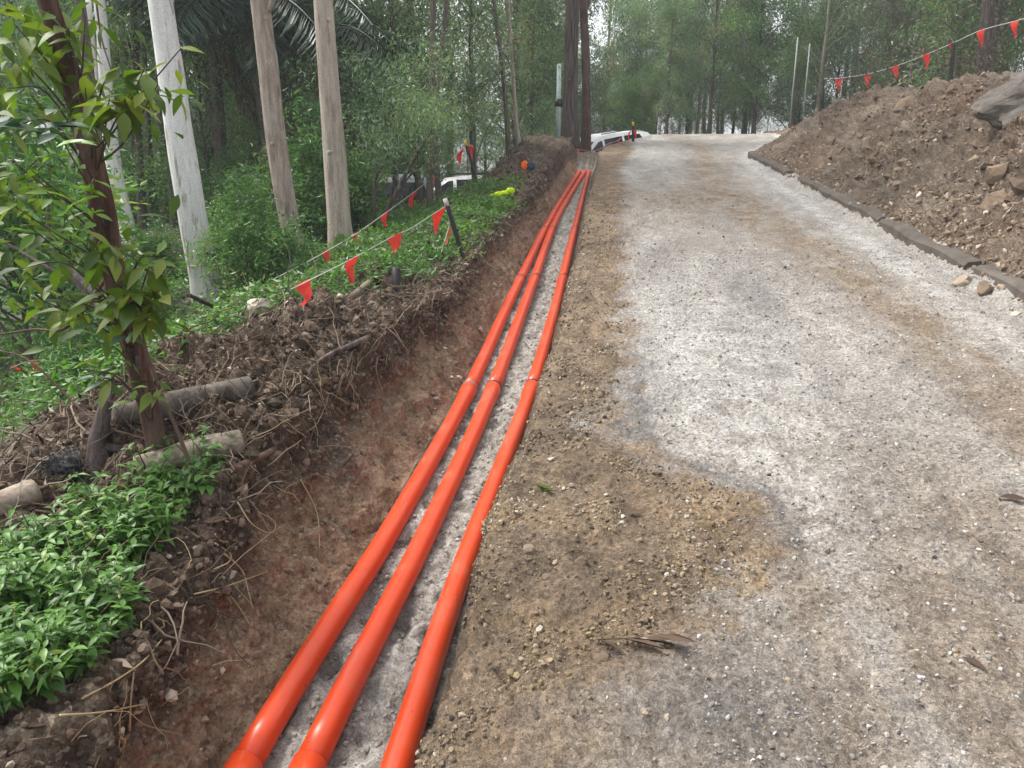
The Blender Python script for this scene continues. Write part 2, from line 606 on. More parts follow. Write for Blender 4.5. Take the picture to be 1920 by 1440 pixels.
M = dict(
    soil=soil_mat(), road=road_mat(), sand=sand_mat(), spoil=spoil_mat(), floor=floor_mat(), pipe=pipe_mat(),
    stone=tint_mat('broken_stone', [(0.0, (0.074, 0.056, 0.040)), (0.35, (0.166, 0.121, 0.085)), (0.65, (0.270, 0.203, 0.141)), (0.9, (0.420, 0.341, 0.264)), (1.0, (0.630, 0.566, 0.486))], 0.9, 0.2, 25, 0.6, 0.01),
    sandlump=tint_mat('sand_lump', [(0.0, (0.162, 0.145, 0.124)), (0.5, (0.270, 0.251, 0.223)), (1.0, (0.405, 0.386, 0.347))], 0.95, 0.15, 60, 0.5),
    chip=tint_mat('road_chip', [(0.0, (0.10, 0.088, 0.076)), (0.4, (0.21, 0.192, 0.172)), (0.75, (0.33, 0.31, 0.285)), (1.0, (0.46, 0.445, 0.425))], 0.9, 0.2, 60, 0.4),
    clod=tint_mat('soil_clod', [(0.0, (0.042, 0.030, 0.021)), (0.5, (0.128, 0.090, 0.066)), (0.85, (0.240, 0.180, 0.135)), (1.0, (0.510, 0.435, 0.345))], 0.95, 0.15, 40, 0.6, 0.01),
    gravel=tint_mat('road_gravel', [(0.0, (0.05, 0.042, 0.036)), (0.4, (0.13, 0.10, 0.072)), (0.7, (0.25, 0.185, 0.105)), (0.93, (0.31, 0.265, 0.215)), (1.0, (0.40, 0.37, 0.33))], 0.85, 0.25, 60, 0.4),
    litter=tint_mat('leaf_litter', [(0.0, (0.033, 0.022, 0.016)), (0.4, (0.112, 0.071, 0.045)), (0.7, (0.206, 0.145, 0.099)), (1.0, (0.393, 0.337, 0.281))], 0.8, 0.25),
    boulder=flat_mat('boulder_rock', (0.125, 0.110, 0.094), 0.9, 0.2, 3.5, 0.9, bumpd=0.06),
    pale_stone=flat_mat('pale_stone', (0.52, 0.45, 0.36), 0.9, 0.2, 9, 0.35, bumpd=0.01),
    kerb=flat_mat('muddy_concrete', (0.10, 0.086, 0.073), 0.9, 0.2, 4, 0.7, bumpd=0.015),
    black=flat_mat('black_steel', (0.018, 0.018, 0.02), 0.5, 0.4, 30, 0.4),
    white=flat_mat('white_paint', (0.78, 0.78, 0.77), 0.3, 0.5, 3, 0.12),
    grey_paint=flat_mat('grey_paint', (0.33, 0.36, 0.38), 0.35, 0.5, 3, 0.12),
    glass=flat_mat('dark_glass', (0.012, 0.015, 0.018), 0.08, 0.6, 3, 0.2),
    tyre=flat_mat('rubber', (0.02, 0.02, 0.02), 0.8, 0.3, 30, 0.3),
    flag=flat_mat('red_flag_cloth', (0.72, 0.045, 0.028), 0.6, 0.3, 14, 0.15, trans=0.35),
    rope=flat_mat('white_cord', (0.42, 0.41, 0.385), 0.8, 0.2, 60, 0.3),
    yellow=flat_mat('yellow_plastic', (0.75, 0.45, 0.02), 0.5, 0.4, 20, 0.2),
    hiviz=flat_mat('bright_yellow_cloth', (0.62, 0.86, 0.02), 0.8, 0.2, 25, 0.25, trans=0.15),
    orange=flat_mat('orange_cloth', (0.9, 0.16, 0.012), 0.8, 0.2, 25, 0.25, trans=0.1),
    navy=flat_mat('navy_cloth', (0.035, 0.05, 0.085), 0.9, 0.2, 25, 0.3),
    flower=flat_mat('orange_petal', (0.85, 0.10, 0.025), 0.6, 0.3, 40, 0.3, trans=0.3),
    pole=flat_mat('pale_green_steel', (0.38, 0.48, 0.45), 0.5, 0.4, 6, 0.3),
    galv=flat_mat('galvanised_steel', (0.216, 0.240, 0.228), 0.5, 0.4, 8, 0.3),
    timber=flat_mat('weathered_timber', (0.20, 0.155, 0.115), 0.9, 0.2, 12, 0.5, bumpd=0.004),
    net=flat_mat('black_netting', (0.02, 0.021, 0.024), 0.7, 0.3, 50, 0.4),
    root=tint_mat('root_bark', [(0.0, (0.10, 0.06, 0.04)), (0.5, (0.24, 0.17, 0.09)), (1.0, (0.44, 0.36, 0.20))], 0.85, 0.2),
    twig=tint_mat('dead_twig', [(0.0, (0.03, 0.022, 0.017)), (0.5, (0.10, 0.075, 0.055)), (1.0, (0.30, 0.24, 0.18))], 0.9, 0.2),
    b_white=bark_mat('white_gum_bark', [(0.30, (0.34, 0.32, 0.30)), (0.42, (0.60, 0.585, 0.565)), (0.7, (0.72, 0.71, 0.69))], (0.22, 0.18, 0.15), (10, 10, 1.2), 0.75, 0.008, None, (0.24, 0.17, 0.115)),
    b_tan=bark_mat('tan_gum_bark', [(0.32, (0.231, 0.189, 0.152)), (0.5, (0.389, 0.331, 0.275)), (0.68, (0.493, 0.436, 0.378))], (0.242, 0.194, 0.163), (7, 7, 0.9), 0.85, 0.014, None, (0.22, 0.165, 0.12)),
    b_mott=bark_mat('mottled_gum_bark', [(0.32, (0.188, 0.152, 0.122)), (0.5, (0.312, 0.256, 0.213)), (0.68, (0.438, 0.375, 0.325))], (0.156, 0.125, 0.106), (9, 9, 1.4), 0.9, 0.012),
    b_red=bark_mat('red_brown_bark', [(0.3, (0.032, 0.018, 0.014)), (0.5, (0.085, 0.044, 0.034)), (0.7, (0.17, 0.115, 0.085))], (0.03, 0.02, 0.017), (14, 14, 2.0), 0.9, 0.01, (0.15, 0.11, 0.082)),
    b_dark=bark_mat('dark_ironbark', [(0.35, (0.035, 0.028, 0.025)), (0.5, (0.095, 0.075, 0.068)), (0.68, (0.17, 0.14, 0.13))], None, (9, 9, 0.7), 0.95, 0.03),
    b_grey=bark_mat('grey_bark', [(0.32, (0.055, 0.048, 0.04)), (0.5, (0.12, 0.102, 0.085)), (0.7, (0.20, 0.175, 0.15))], None, (8, 8, 1.2), 0.95, 0.015),
    b_log=bark_mat('pale_log_wood', [(0.3, (0.13, 0.10, 0.078)), (0.5, (0.29, 0.235, 0.185)), (0.7, (0.42, 0.36, 0.295))], (0.15, 0.12, 0.095), (9, 9, 9), 0.9, 0.006),
    l_gum=leaf_mat('gum_leaf', [(0.0, (0.052, 0.099, 0.055)), (0.4, (0.110, 0.189, 0.102)), (0.75, (0.183, 0.284, 0.153)), (0.95, (0.262, 0.349, 0.160)), (1.0, (0.291, 0.233, 0.116))], 0.42, 0.5, 0.3),
    l_bush=leaf_mat('bush_leaf', [(0.0, (0.040, 0.094, 0.033)), (0.5, (0.094, 0.206, 0.056)), (0.9, (0.163, 0.312, 0.088)), (1.0, (0.250, 0.288, 0.075))], 0.42, 0.5, 0.35),
    l_palm=leaf_mat('palm_leaf', [(0.0, (0.012, 0.030, 0.018)), (0.6, (0.025, 0.058, 0.034)), (1.0, (0.05, 0.10, 0.05))], 0.4, 0.5, 0.15, 0.1),
    l_brown=leaf_mat('dry_leaf', [(0.0, (0.07, 0.05, 0.034)), (0.5, (0.13, 0.105, 0.075)), (1.0, (0.20, 0.165, 0.12))], 0.8, 0.2, 0.2, 0.1),
    l_cover=leaf_mat('ground_cover_leaf', [(0.0, (0.035, 0.085, 0.018)), (0.5, (0.09, 0.20, 0.038)), (0.9, (0.15, 0.29, 0.06)), (1.0, (0.26, 0.30, 0.07))], 0.40, 0.4, 0.38, 0.0),
    l_big=leaf_mat('olive_leaf', [(0.0, (0.045, 0.085, 0.014)), (0.5, (0.09, 0.15, 0.022)), (1.0, (0.16, 0.20, 0.035))], 0.5, 0.3, 0.4, 0.5),
    l_young=leaf_mat('young_leaf', [(0.0, (0.10, 0.20, 0.035)), (1.0, (0.17, 0.29, 0.05))], 0.4, 0.5, 0.4, 0.4),
    l_gloss=leaf_mat('glossy_dark_leaf', [(0.0, (0.025, 0.06, 0.036)), (1.0, (0.055, 0.105, 0.06))], 0.42, 0.45, 0.15, 0.3),
)

# ------------------------------------------------------------------ the pixel helpers
CR, SR = math.cos(TH), math.sin(TH)


def ray(u, v):
    x = (u - 960) / F
    y = (720 - v) / F
    Y = CR + y * SR
    Z = -SR + y * CR
    return Vector((x * math.cos(AL) - Y * math.sin(AL), x * math.sin(AL) + Y * math.cos(AL), Z))


def at(u, v, y):
    """point seen at pixel (u, v) of the photograph, y metres up the road"""
    d = ray(u, v)
    return Vector((0, 0, EYE)) + d * (y / d.y)


def plane_hit(u, v, h=0.0):
    d = ray(u, v)
    return Vector((0, 0, EYE)) + d * ((EYE - h) / (S * d.y - d.z))


# ------------------------------------------------------------------ terrain
def zbase(l):
    l = np.asarray(l, float)
    return np.where(l < 27, S * l, S * 27 + S * 4 * (1 - np.exp(-(np.maximum(l, 27) - 27) / 4)))


def lerp(l, xs, ys):
    return np.interp(l, xs, ys)


rows = np.concatenate([np.linspace(-5, 0.5, 12), 0.6 * (34 / 0.6) ** np.linspace(0, 1, 600), 34 * (300 / 34) ** np.linspace(0, 1, 44)[1:]])
NR = len(rows)
L = rows
one = np.ones(NR)
tr_end = sst(L, 20.1, 20.9)                       # the trench stops here
drop = 1 + 3.2 * sst(L, 13, 23)
street_in = sst(L, 20.9, 22.3)
street = sst(L, 23.2, 25.2)                        # beyond the trench the left side falls to a lower street
a_rim = lerp(L, [0, 1.5, 2.2, 2.9, 4, 5.2, 6, 8, 10.3, 12, 20], [-1.36, -1.38, -1.42, -1.56, -1.55, -1.47, -1.38, -1.45, -1.48, -1.35, -1.42])
mound = lerp(L, [0, 2.4, 3.2, 4.2, 5.0, 5.9, 7.5, 13, 15, 17, 20, 23, 30], [0.02, 0.03, 0.17, 0.22, 0.15, 0.01, -0.06, -0.02, 0.14, 0.30, 0.34, 0.24, 0.0])
rimr = lerp(L, [0, 1.5, 2.2, 2.7, 3.1, 3.9, 6, 9, 16, 20], [-0.43, -0.43, -0.44, -0.485, -0.46, -0.40, -0.37, -0.39, -0.47, -0.45])
floor_h = -0.49 * (1 - tr_end) - 0.02 * tr_end - 1.6 * street_in
sp_fade = lerp(L, [0, 13, 17, 20, 24, 29, 34, 60], [1, 0.97, 0.88, 0.76, 0.44, 0.10, 0.02, 0.0])
far_l = sst(L, 40, 160)
widen = 2.3 * sst(L, 17.5, 27)                     # the road opens out to the right at the crest
base_a = np.interp(L, [0.5, 1.9, 2.6, 3.3, 5.1, 8, 13, 20.4], [-1.145, -1.125, -1.09, -1.05, -1.02, -1.05, -1.08, -0.97]) - 0.085

# (a, h) of the control points, and coarse / middle / fine roughness in metres
CP = [
    (-260 * one, -6 + 6 * far_l, 2.0, 0, 0),
    (-60 * one, -6 * one + 4 * far_l, 0.8, 0.2, 0),
    (-14 * one, -1.15 * drop, 0.25, 0.1, 0.02),
    (-6 * one, -0.66 * drop, 0.12, 0.06, 0.02),
    (-3.6 * one, -0.46 * drop + 0.1 * sst(L, 5, 3), 0.08, 0.05, 0.02),
    (-2.95 * one, lerp(L, [0, 4.6, 6.0, 12, 16, 20, 24, 30], [0.0, -0.04, -0.24, -0.30, -0.5, -0.9, -1.5, -1.6]), 0.08, 0.05, 0.02),
    (-2.3 * one, mound - 1.5 * street, 0.16, 0.12, 0.045),
    (-1.85 * one, 0.03 + 0.9 * mound - 1.5 * street, 0.10, 0.10, 0.045),
    (a_rim, 0.03 + 0.5 * mound * (1 - tr_end) + tr_end * 0.2 - 1.65 * street, 0.05, 0.045, 0.024),
    (a_rim * 0.68 + base_a * 0.32, -0.25 * (1 - tr_end) + 0.26 * tr_end - 1.7 * street, 0.055, 0.062, 0.03),
    (base_a, floor_h, 0.015, 0.02, 0.008),
    (-0.50 * one, floor_h, 0.01, 0.012, 0.006),
    (np.maximum(rimr - 0.03, np.minimum(-1.05 + (L - 20.8) * 0.264, 1.4)), -0.12 * (1 - tr_end) + 0.02 * tr_end - 1.5 * street_in, 0.02, 0.022, 0.012),
    (np.maximum(rimr + 0.05, np.minimum(-0.9 + (L - 20.8) * 0.264, 1.6)), 0.0 * one, 0.02, 0.025, 0.012),
    (0.25 + 1.9 * sst(L, 22.0, 31.0), 0.0 * one, 0.02, 0.018, 0.012),
    (2.9 + widen, 0.0 * one, 0.02, 0.014, 0.009),
    (3.13 + widen, 0.135 * sp_fade, 0.02, 0.035, 0.03),
    (3.7 + widen, 0.50 * sp_fade, 0.14, 0.11, 0.045),
    (4.9 + widen, 1.52 * sp_fade, 0.16, 0.12, 0.05),
    (6.3 + widen, 1.70 * sp_fade, 0.14, 0.10, 0.045),
    (14 * one, 1.9 * sp_fade - 0.4 * (1 - sp_fade), 0.3, 0.1, 0.03),
    (60 * one, 1.0 * one + 3 * far_l, 0.8, 0.2, 0),
    (260 * one, 3 + 5 * far_l, 2.0, 0, 0),
]
SEG = [5, 14, 30, 44, 28, 36, 34, 34, 20, 22, 54, 22, 8, 40, 110, 10, 26, 64, 26, 16, 12, 5]
cols_a, cols_h, amp = [], [], []
bounds = [0]
for k, n in enumerate(SEG):
    for j in range(n):
        t = j / n
        cols_a.append(CP[k][0] * (1 - t) + CP[k + 1][0] * t)
        cols_h.append(CP[k][1] * (1 - t) + CP[k + 1][1] * t)
        amp.append([CP[k][q] * (1 - t) + CP[k + 1][q] * t for q in (2, 3, 4)])
    bounds.append(bounds[-1] + n)
cols_a.append(CP[-1][0])
cols_h.append(CP[-1][1])
amp.append(list(CP[-1][2:5]))
Aa = np.array(cols_a).T.copy()
Hh = np.array(cols_h).T.copy()
AMP = np.array(amp)
NC = Aa.shape[1]
i0, i1 = bounds[4], bounds[13]
for _ in range(4):                                # round the corners of the banks
    Hh[:, i0:i1] = 0.25 * Hh[:, i0 - 1:i1 - 1] + 0.5 * Hh[:, i0:i1] + 0.25 * Hh[:, i0 + 1:i1 + 1]
    Aa[:, i0:i1] = 0.25 * Aa[:, i0 - 1:i1 - 1] + 0.5 * Aa[:, i0:i1] + 0.25 * Aa[:, i0 + 1:i1 + 1]
i0, i1 = bounds[16], bounds[20]
for _ in range(14):
    Hh[:, i0:i1] = 0.25 * Hh[:, i0 - 1:i1 - 1] + 0.5 * Hh[:, i0:i1] + 0.25 * Hh[:, i0 + 1:i1 + 1]
P0 = np.stack([Aa, np.repeat(L[:, None], NC, 1), zbase(L)[:, None] + Hh], -1)
dl = np.gradient(P0, axis=0)
dc = np.gradient(P0, axis=1)
NN = np.cross(dc, dl)
NN /= np.linalg.norm(NN, axis=2, keepdims=True) + 1e-9
flatP = P0.reshape(-1, 3)
A0 = np.repeat(AMP[None], NR, 0).reshape(-1, 3)
D = np.zeros(len(flatP))
D += A0[:, 0] * fbm(flatP * np.array([1.3, 1.3, 1.3]), 2)
D += A0[:, 1] * fbm(flatP * 4.3 + 9, 3, 0.55)
near = flatP[:, 1] < 16
rid = 1 - 2 * np.abs(fbm(flatP[near] * 15 + 5, 2, 0.6))
D[near] += A0[near, 2] * (rid - 0.3)
wz = np.zeros(NC, bool)
wz[bounds[8] - 4:bounds[10]] = True
wzm = np.repeat(wz[None], NR, 0).reshape(-1) & (flatP[:, 1] < 22)
gq = flatP[wzm] * np.array([2.2, 11.0, 2.2])
D[wzm] += 0.030 * (np.abs(perlin(gq)) - 0.3) + 0.05 * np.minimum(0, perlin(flatP[wzm] * np.array([1.2, 2.6, 1.2]) + 7))
# trodden dents in the bedding sand
sandmask = np.zeros(NC, bool)
sandmask[bounds[10] + 3:bounds[11] - 3] = True
sm = np.repeat(sandmask[None], NR, 0).reshape(-1)
D[sm] += 0.06 * np.minimum(0, fbm(flatP[sm] * np.array([9, 7, 1]) + 40, 2)) + 0.012 * fbm(flatP[sm] * 24, 2)
P1 = P0 + NN * D.reshape(NR, NC)[..., None]
GN = np.cross(np.gradient(P1, axis=1), np.gradient(P1, axis=0))
GN /= np.linalg.norm(GN, axis=2, keepdims=True) + 1e-9

# where the brown loose earth on the trench side of the road ends
edge_px = [(900, 1470), (1010, 1440), (1120, 1330), (1330, 1160), (1440, 1050), (1440, 990), (1380, 930), (1250, 880), (1130, 800), (1165, 730),
           (1185, 640), (1165, 560), (1175, 480), (1160, 420), (1175, 360), (1160, 320), (1185, 280)]
ep = sorted([(p.y, p.x) for p in (plane_hit(*q) for q in edge_px)])
mud_edge = np.interp(L, [e[0] for e in ep], [e[1] for e in ep])
AA = P1[:, :, 0]
wob = 0.14 * fbm(np.stack([flatP[:, 0] * 2.2, flatP[:, 1] * 1.9, 0 * flatP[:, 0]], -1), 4, 0.65).reshape(NR, NC)
MUD = 0.5 + (mud_edge[:, None] + wob - AA) / 0.55
MUD += 0.75 * sst(AA - widen[:, None], 2.80, 2.98)
MUD = np.clip(MUD, 0, 1)
LL = np.repeat(L[:, None], NC, 1)
TRACK = np.exp(-((AA - 1.95 - 0.25 * np.sin(LL * 0.35)) / 0.42) ** 2) * sst(LL, 2.2, 4) * 0.95 + 0.75 * sst(LL, 4.2, 2.4)
TRACK = np.clip(TRACK + 0.7 * np.exp(-((AA - 0.9) / 0.8) ** 2) * np.exp(-((LL - 11.5) / 2.2) ** 2), 0, 1)
WHITE = 0.9 * np.exp(-((AA - widen[:, None] - 2.60 - 0.02 * (LL - 6)) / 0.16) ** 2) * sst(LL, 2.5, 5)
WHITE += 0.75 * np.exp(-((AA - 0.55) / 0.55) ** 2) * np.exp(-((LL - 4.6) / 1.6) ** 2)
WHITE += 0.7 * np.exp(-((AA - 0.75) / 0.28) ** 2) * np.exp(-((LL - 3.05) / 0.5) ** 2)
WHITE += 0.45 * sst(LL, 14, 22) * np.exp(-((AA - 0.6) / 1.3) ** 2)
WHITE = np.clip(WHITE, 0, 1)
de = AA - mud_edge[:, None] - wob
WET = 1.2 * np.exp(-((de - 0.10) / 0.06) ** 2) * sst(LL, 2.35, 2.7) * sst(LL, 5.4, 4.0)
WET += 0.8 * np.exp(-((AA - 0.35) / 0.30) ** 2) * np.exp(-((LL - 1.75) / 0.28) ** 2)
WET += 0.55 * np.exp(-((AA - 1.05 - 0.03 * LL) / 0.16) ** 2) * np.clip(1.6 * fbm(np.stack([flatP[:, 0], flatP[:, 1] * 0.35, 0 * flatP[:, 0]], -1) * 1.4 + 3, 3).reshape(NR, NC), 0, 1)
WET = np.clip(WET, 0, 1)
WALL = np.zeros((NR, NC))
cz = zbase(L)[:, None] + 0 * AA
hrel = P1[:, :, 2] - cz
lw = (np.arange(NC) >= bounds[6]) & (np.arange(NC) <= bounds[11])
WALL[:, lw] = np.clip(sst(-hrel[:, lw], 0.08, 0.36) + 0.5 * wob[:, lw] / 0.14 * 0.6, 0, 1) * sst(-hrel[:, lw], 0.03, 0.10)
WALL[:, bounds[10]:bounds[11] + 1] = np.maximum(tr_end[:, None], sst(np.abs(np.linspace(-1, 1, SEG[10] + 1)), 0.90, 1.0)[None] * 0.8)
rw = slice(bounds[11], bounds[13] + 1)
WALLR = np.zeros((NR, NC))
WALLR[:, rw] = sst(-hrel[:, rw], 0.03, 0.10)


def terrain(name, c0, c1, mat, attrs):
    sub = P1[:, c0:c1 + 1]
    nr, nc = sub.shape[:2]
    r = np.arange(nr - 1)[:, None] * nc
    c = np.arange(nc - 1)[None, :]
    f = np.stack([r + c, r + c + 1, r + nc + c + 1, r + nc + c], -1).reshape(-1, 4)
    me = np_mesh(name, sub.reshape(-1, 3), f, mat, True, {k: v[:, c0:c1 + 1].ravel() for k, v in attrs.items()})
    return tag(link(name, me), kind='structure')


B = bounds
T_floor = terrain('forest_floor', B[0], B[5], M['floor'], {})
T_bank = terrain('earth_bank', B[5], B[10], M['soil'], {'wall': WALL})
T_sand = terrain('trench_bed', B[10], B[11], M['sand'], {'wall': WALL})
T_verge = terrain('road_verge', B[11], B[14], M['road'], {'mud': MUD, 'white': WHITE, 'track': TRACK, 'wall': WALLR, 'wet': WET})
T_road = terrain('road', B[14], B[16], M['road'], {'mud': MUD, 'white': WHITE, 'track': TRACK, 'wall': WALLR, 'wet': WET})
T_spoil = terrain('spoil_slope', B[16], B[19], M['spoil'], {})
T_hill = terrain('hillside', B[19], B[22], M['floor'], {})
TERR = [T_floor, T_bank, T_sand, T_verge, T_road, T_spoil, T_hill]
bpy.context.view_layer.update()


def cast(o, d, objs=None):
    best = None
    for t in objs or TERR:
        ok, p, n, i = t.ray_cast(o, d)
        if ok and (best is None or (p - o).length < (best[0] - o).length):
            best = (p.copy(), n.copy())
    return best


def G(u, v):
    """terrain point seen at a pixel"""
    h = cast(Vector((0, 0, EYE)), ray(u, v).normalized())
    return h[0] if h else plane_hit(u, v)


def gz(a, l):
    h = cast(Vector((a, l, 60)), Vector((0, 0, -1)))
    return h[0].z if h else float(zbase(l))


def sample(n, c0, c1, l0, l1, power=1.0, dens=None):
    """random surface points on the terrain grid: position, normal, a, l"""
    k = n * (4 if dens else 1)
    ls = l0 * (l1 / l0) ** (rng.random(k) ** power)
    ri = np.interp(ls, L, np.arange(NR))
    ci = c0 + (c1 - c0 - 1) * rng.random(k)
    r0 = np.clip(ri.astype(int), 0, NR - 2)
    q0 = ci.astype(int)
    fr = (ri - r0)[:, None]
    fc = (ci - q0)[:, None]
    P = (P1[r0, q0] * (1 - fr) * (1 - fc) + P1[r0 + 1, q0] * fr * (1 - fc) + P1[r0, q0 + 1] * (1 - fr) * fc + P1[r0 + 1, q0 + 1] * fr * fc)
    N = GN[r0, q0]
    if dens:
        keep = np.nonzero(rng.random(k) < dens(P))[0][:n]
        P, N = P[keep], N[keep]
    return P, N


# ------------------------------------------------------------------ stones and clods
_ph = (1 + 5 ** 0.5) / 2
ICO_V = np.array([(-1, _ph, 0), (1, _ph, 0), (-1, -_ph, 0), (1, -_ph, 0), (0, -1, _ph), (0, 1, _ph), (0, -1, -_ph), (0, 1, -_ph), (_ph, 0, -1), (_ph, 0, 1), (-_ph, 0, -1), (-_ph, 0, 1)]) / math.sqrt(1 + _ph * _ph)
ICO_F = np.array([(0, 11, 5), (0, 5, 1), (0, 1, 7), (0, 7, 10), (0, 10, 11), (1, 5, 9), (5, 11, 4), (11, 10, 2), (10, 7, 6), (7, 1, 8), (3, 9, 4), (3, 4, 2), (3, 2, 6), (3, 6, 8), (3, 8, 9), (4, 9, 5), (2, 4, 11), (6, 2, 10), (8, 6, 7), (9, 8, 1)])


def rand_rot(n):
    q = rng.normal(size=(n, 4))
    q /= np.linalg.norm(q, axis=1, keepdims=True)
    w_, x, y, z = q.T
    return np.stack([1 - 2 * (y * y + z * z), 2 * (x * y - z * w_), 2 * (x * z + y * w_), 2 * (x * y + z * w_), 1 - 2 * (x * x + z * z), 2 * (y * z - x * w_),
                     2 * (x * z - y * w_), 2 * (y * z + x * w_), 1 - 2 * (x * x + y * y)], -1).reshape(n, 3, 3)


def pebbles(P, N, size, tint, sink=0.25):
    n = len(P)
    V = ICO_V[None] * (1 + 0.28 * rng.normal(size=(n, 12, 1)).clip(-1.6, 1.6))
    V = V * rng.uniform(0.55, 1.25, size=(n, 1, 3))
    V = np.einsum('nij,nkj->nki', rand_rot(n), V) * size[:, None, None]
    V = V + (P + N * (size * (0.5 - sink))[:, None])[:, None]
    Fc = (ICO_F[None] + 12 * np.arange(n)[:, None, None]).reshape(-1, 3)
    return V.reshape(-1, 3), Fc, np.repeat(tint, 12)


def pebble_stuff(name, P, N, size, tint, mat, label, parent=None, sink=0.25, cat=None):
    V, Fc, t = pebbles(P, N, size, tint, sink)
    o = link(name, np_mesh(name, V, Fc, mat, False, {'tint': t}), parent)
    o['kind'] = 'stuff'
    if parent is None:
        tag(o, label, cat)
    return o


def rock_mesh(name, mat, seed, sub=2, rough=0.28, tint=0.5, flatz=0.8):
    bm = bmesh.new()
    bmesh.ops.create_icosphere(bm, subdivisions=sub, radius=1.0)
    V = np.array([v.co[:] for v in bm.verts])
    r = np.random.default_rng(seed)
    for _ in range(9):                              # chop flat faces
        d = r.normal(size=3)
        d /= np.linalg.norm(d)
        h = r.uniform(0.55, 0.9)
        s = V @ d
        V = np.where((s > h)[:, None], V - np.outer(s - h, d), V)
    V = V * (1 + rough * 0.5 * fbm(V * 1.6 + seed * 3.1, 3)[:, None])
    V[:, 2] *= flatz
    F3 = np.array([[v.index for v in f.verts] for f in bm.faces])
    bm.free()
    return np_mesh(name, V, F3, mat, False, {'tint': np.full(len(V), tint)})


def size_law(n, lo, hi, p=2.2):
    return lo * (hi / lo) ** (rng.random(n) ** p)


# spoil slope: 290 stones that can be picked out, the rest as rubble
stone_meshes = [rock_mesh('stone', M['stone'], 20 + k, 1, 0.3, t, 0.75) for k, t in enumerate([0.25, 0.4, 0.5, 0.55, 0.62, 0.5, 0.75, 0.97, 0.45, 0.35])]


def stones(parent, P, N, size, tall=(0.6, 1.0)):
    for p, n_, s in zip(P, N, size):
        o = link('stone', random.choice(stone_meshes), parent)
        o.location = p + n_ * s * 0.22
        o.rotation_euler = (random.uniform(-.5, .5), random.uniform(-.5, .5), random.uniform(0, 6.28))
        o.scale = (s * random.uniform(0.8, 1.4), s * random.uniform(0.7, 1.1), s * random.uniform(*tall))


def spoil_vis(P):
    return np.clip((P[:, 0] - 3.2) * 4, 0, 1) * (P[:, 0] < 7.0) * np.clip(0.45 + 1.3 * fbm(P * 0.8, 2), 0.06, 1)


P_, N_ = sample(240, B[16], B[18] + 12, 4.6, 22, 0.8, spoil_vis)
stones(T_spoil, P_, N_, size_law(len(P_), 0.018, 0.11, 2.8))
P_, N_ = sample(34, B[16] + 8, B[18] + 10, 5, 22, 0.8)
pebble_stuff('earth_clods', P_, N_, size_law(len(P_), 0.06, 0.20, 2.0), np.clip(rng.normal(0.36, 0.1, len(P_)), 0.1, 0.6), M['stone'], None, T_spoil, 0.4)


def run_d(P):
    return np.clip(0.5 + 1.2 * fbm(P * 0.9 + 3, 3), 0.05, 1)


P_, N_ = sample(18000, B[16], B[18] + 20, 4.0, 28, 0.9, run_d)
pebble_stuff('rubble', P_, N_, size_law(len(P_), 0.004, 0.036, 2.4), np.clip(rng.normal(0.47, 0.2, len(P_)), 0, 1), M['stone'], None, T_spoil)

# the trench's banks: clods, crumbs and grit
def bank_d(P):
    return np.where(P[:, 2] - zbase(P[:, 1]) > -0.12, 1.0, 0.22)


P_, N_ = sample(13000, B[5], B[10], 1.1, 15, 0.85, bank_d)
pebble_stuff('soil_crumbs', P_, N_, size_law(len(P_), 0.0035, 0.024, 2.2) * (0.7 + 0.1 * P_[:, 1].clip(0, 8)), np.clip(np.where(P_[:, 2] - zbase(P_[:, 1]) > -0.1, rng.normal(0.42, 0.24, len(P_)), rng.normal(0.78, 0.12, len(P_))), 0, 1), M['clod'], None, T_bank)
P_, N_ = sample(130, B[6], B[8] + 4, 1.25, 7, 0.8, bank_d)
stones(T_bank, P_, N_, size_law(len(P_), 0.012, 0.035))

P_, N_ = sample(1500, B[5], B[8] + 8, 1.6, 18, 0.8)
pebble_stuff('earth_clods', P_, N_, size_law(len(P_), 0.012, 0.062, 2.3) * (0.45 + 0.11 * P_[:, 1].clip(0, 5)), np.clip(rng.normal(0.30, 0.16, len(P_)), 0, 0.7), M['clod'], None, T_bank, 0.35)

# the verge: ochre gravel
def verge_d(P):
    e = np.interp(P[:, 1], L, mud_edge)
    return np.clip((e + 0.08 - P[:, 0]) / 0.25, 0.05, 1)


def clump(P):
    n = fbm(np.stack([P[:, 0] * 3.1, P[:, 1] * 3.1, 0 * P[:, 0]], -1), 3)
    e = np.interp(P[:, 1], L, mud_edge)
    band = np.exp(-((P[:, 0] - e + 0.16) / 0.14) ** 2) * (P[:, 1] > 2.2) * (P[:, 1] < 4.2)
    return verge_d(P) * np.clip(0.35 + 1.5 * n + 0.7 * band, 0.08, 1)


P_, N_ = sample(25000, B[12], B[14] + 60, 1.0, 13, 1.0, clump)
pebble_stuff('gravel', P_, N_, size_law(len(P_), 0.0016, 0.011, 2.4) * (0.8 + 0.09 * P_[:, 1].clip(0, 9)), np.clip(rng.normal(0.56, 0.2, len(P_)) + 0.3 * fbm(P_ * 2.0, 2), 0, 1), M['gravel'], None, T_verge)
P_, N_ = sample(90, B[12] + 4, B[14] + 4, 1.2, 9, 0.8, clump)
stones(T_verge, P_, N_, size_law(len(P_), 0.008, 0.024))
P_, N_ = sample(13000, B[14], B[16] - 4, 1.15, 8, 1.0)
pebble_stuff('road_chips', P_, N_, size_law(len(P_), 0.0022, 0.009, 2.2) * (0.8 + 0.1 * P_[:, 1].clip(0, 9)), np.clip(rng.normal(0.6, 0.24, len(P_)), 0, 1), M['chip'], None, T_road, 0.3)
P_, N_ = sample(1500, B[14], B[16], 1.2, 26, 0.8)
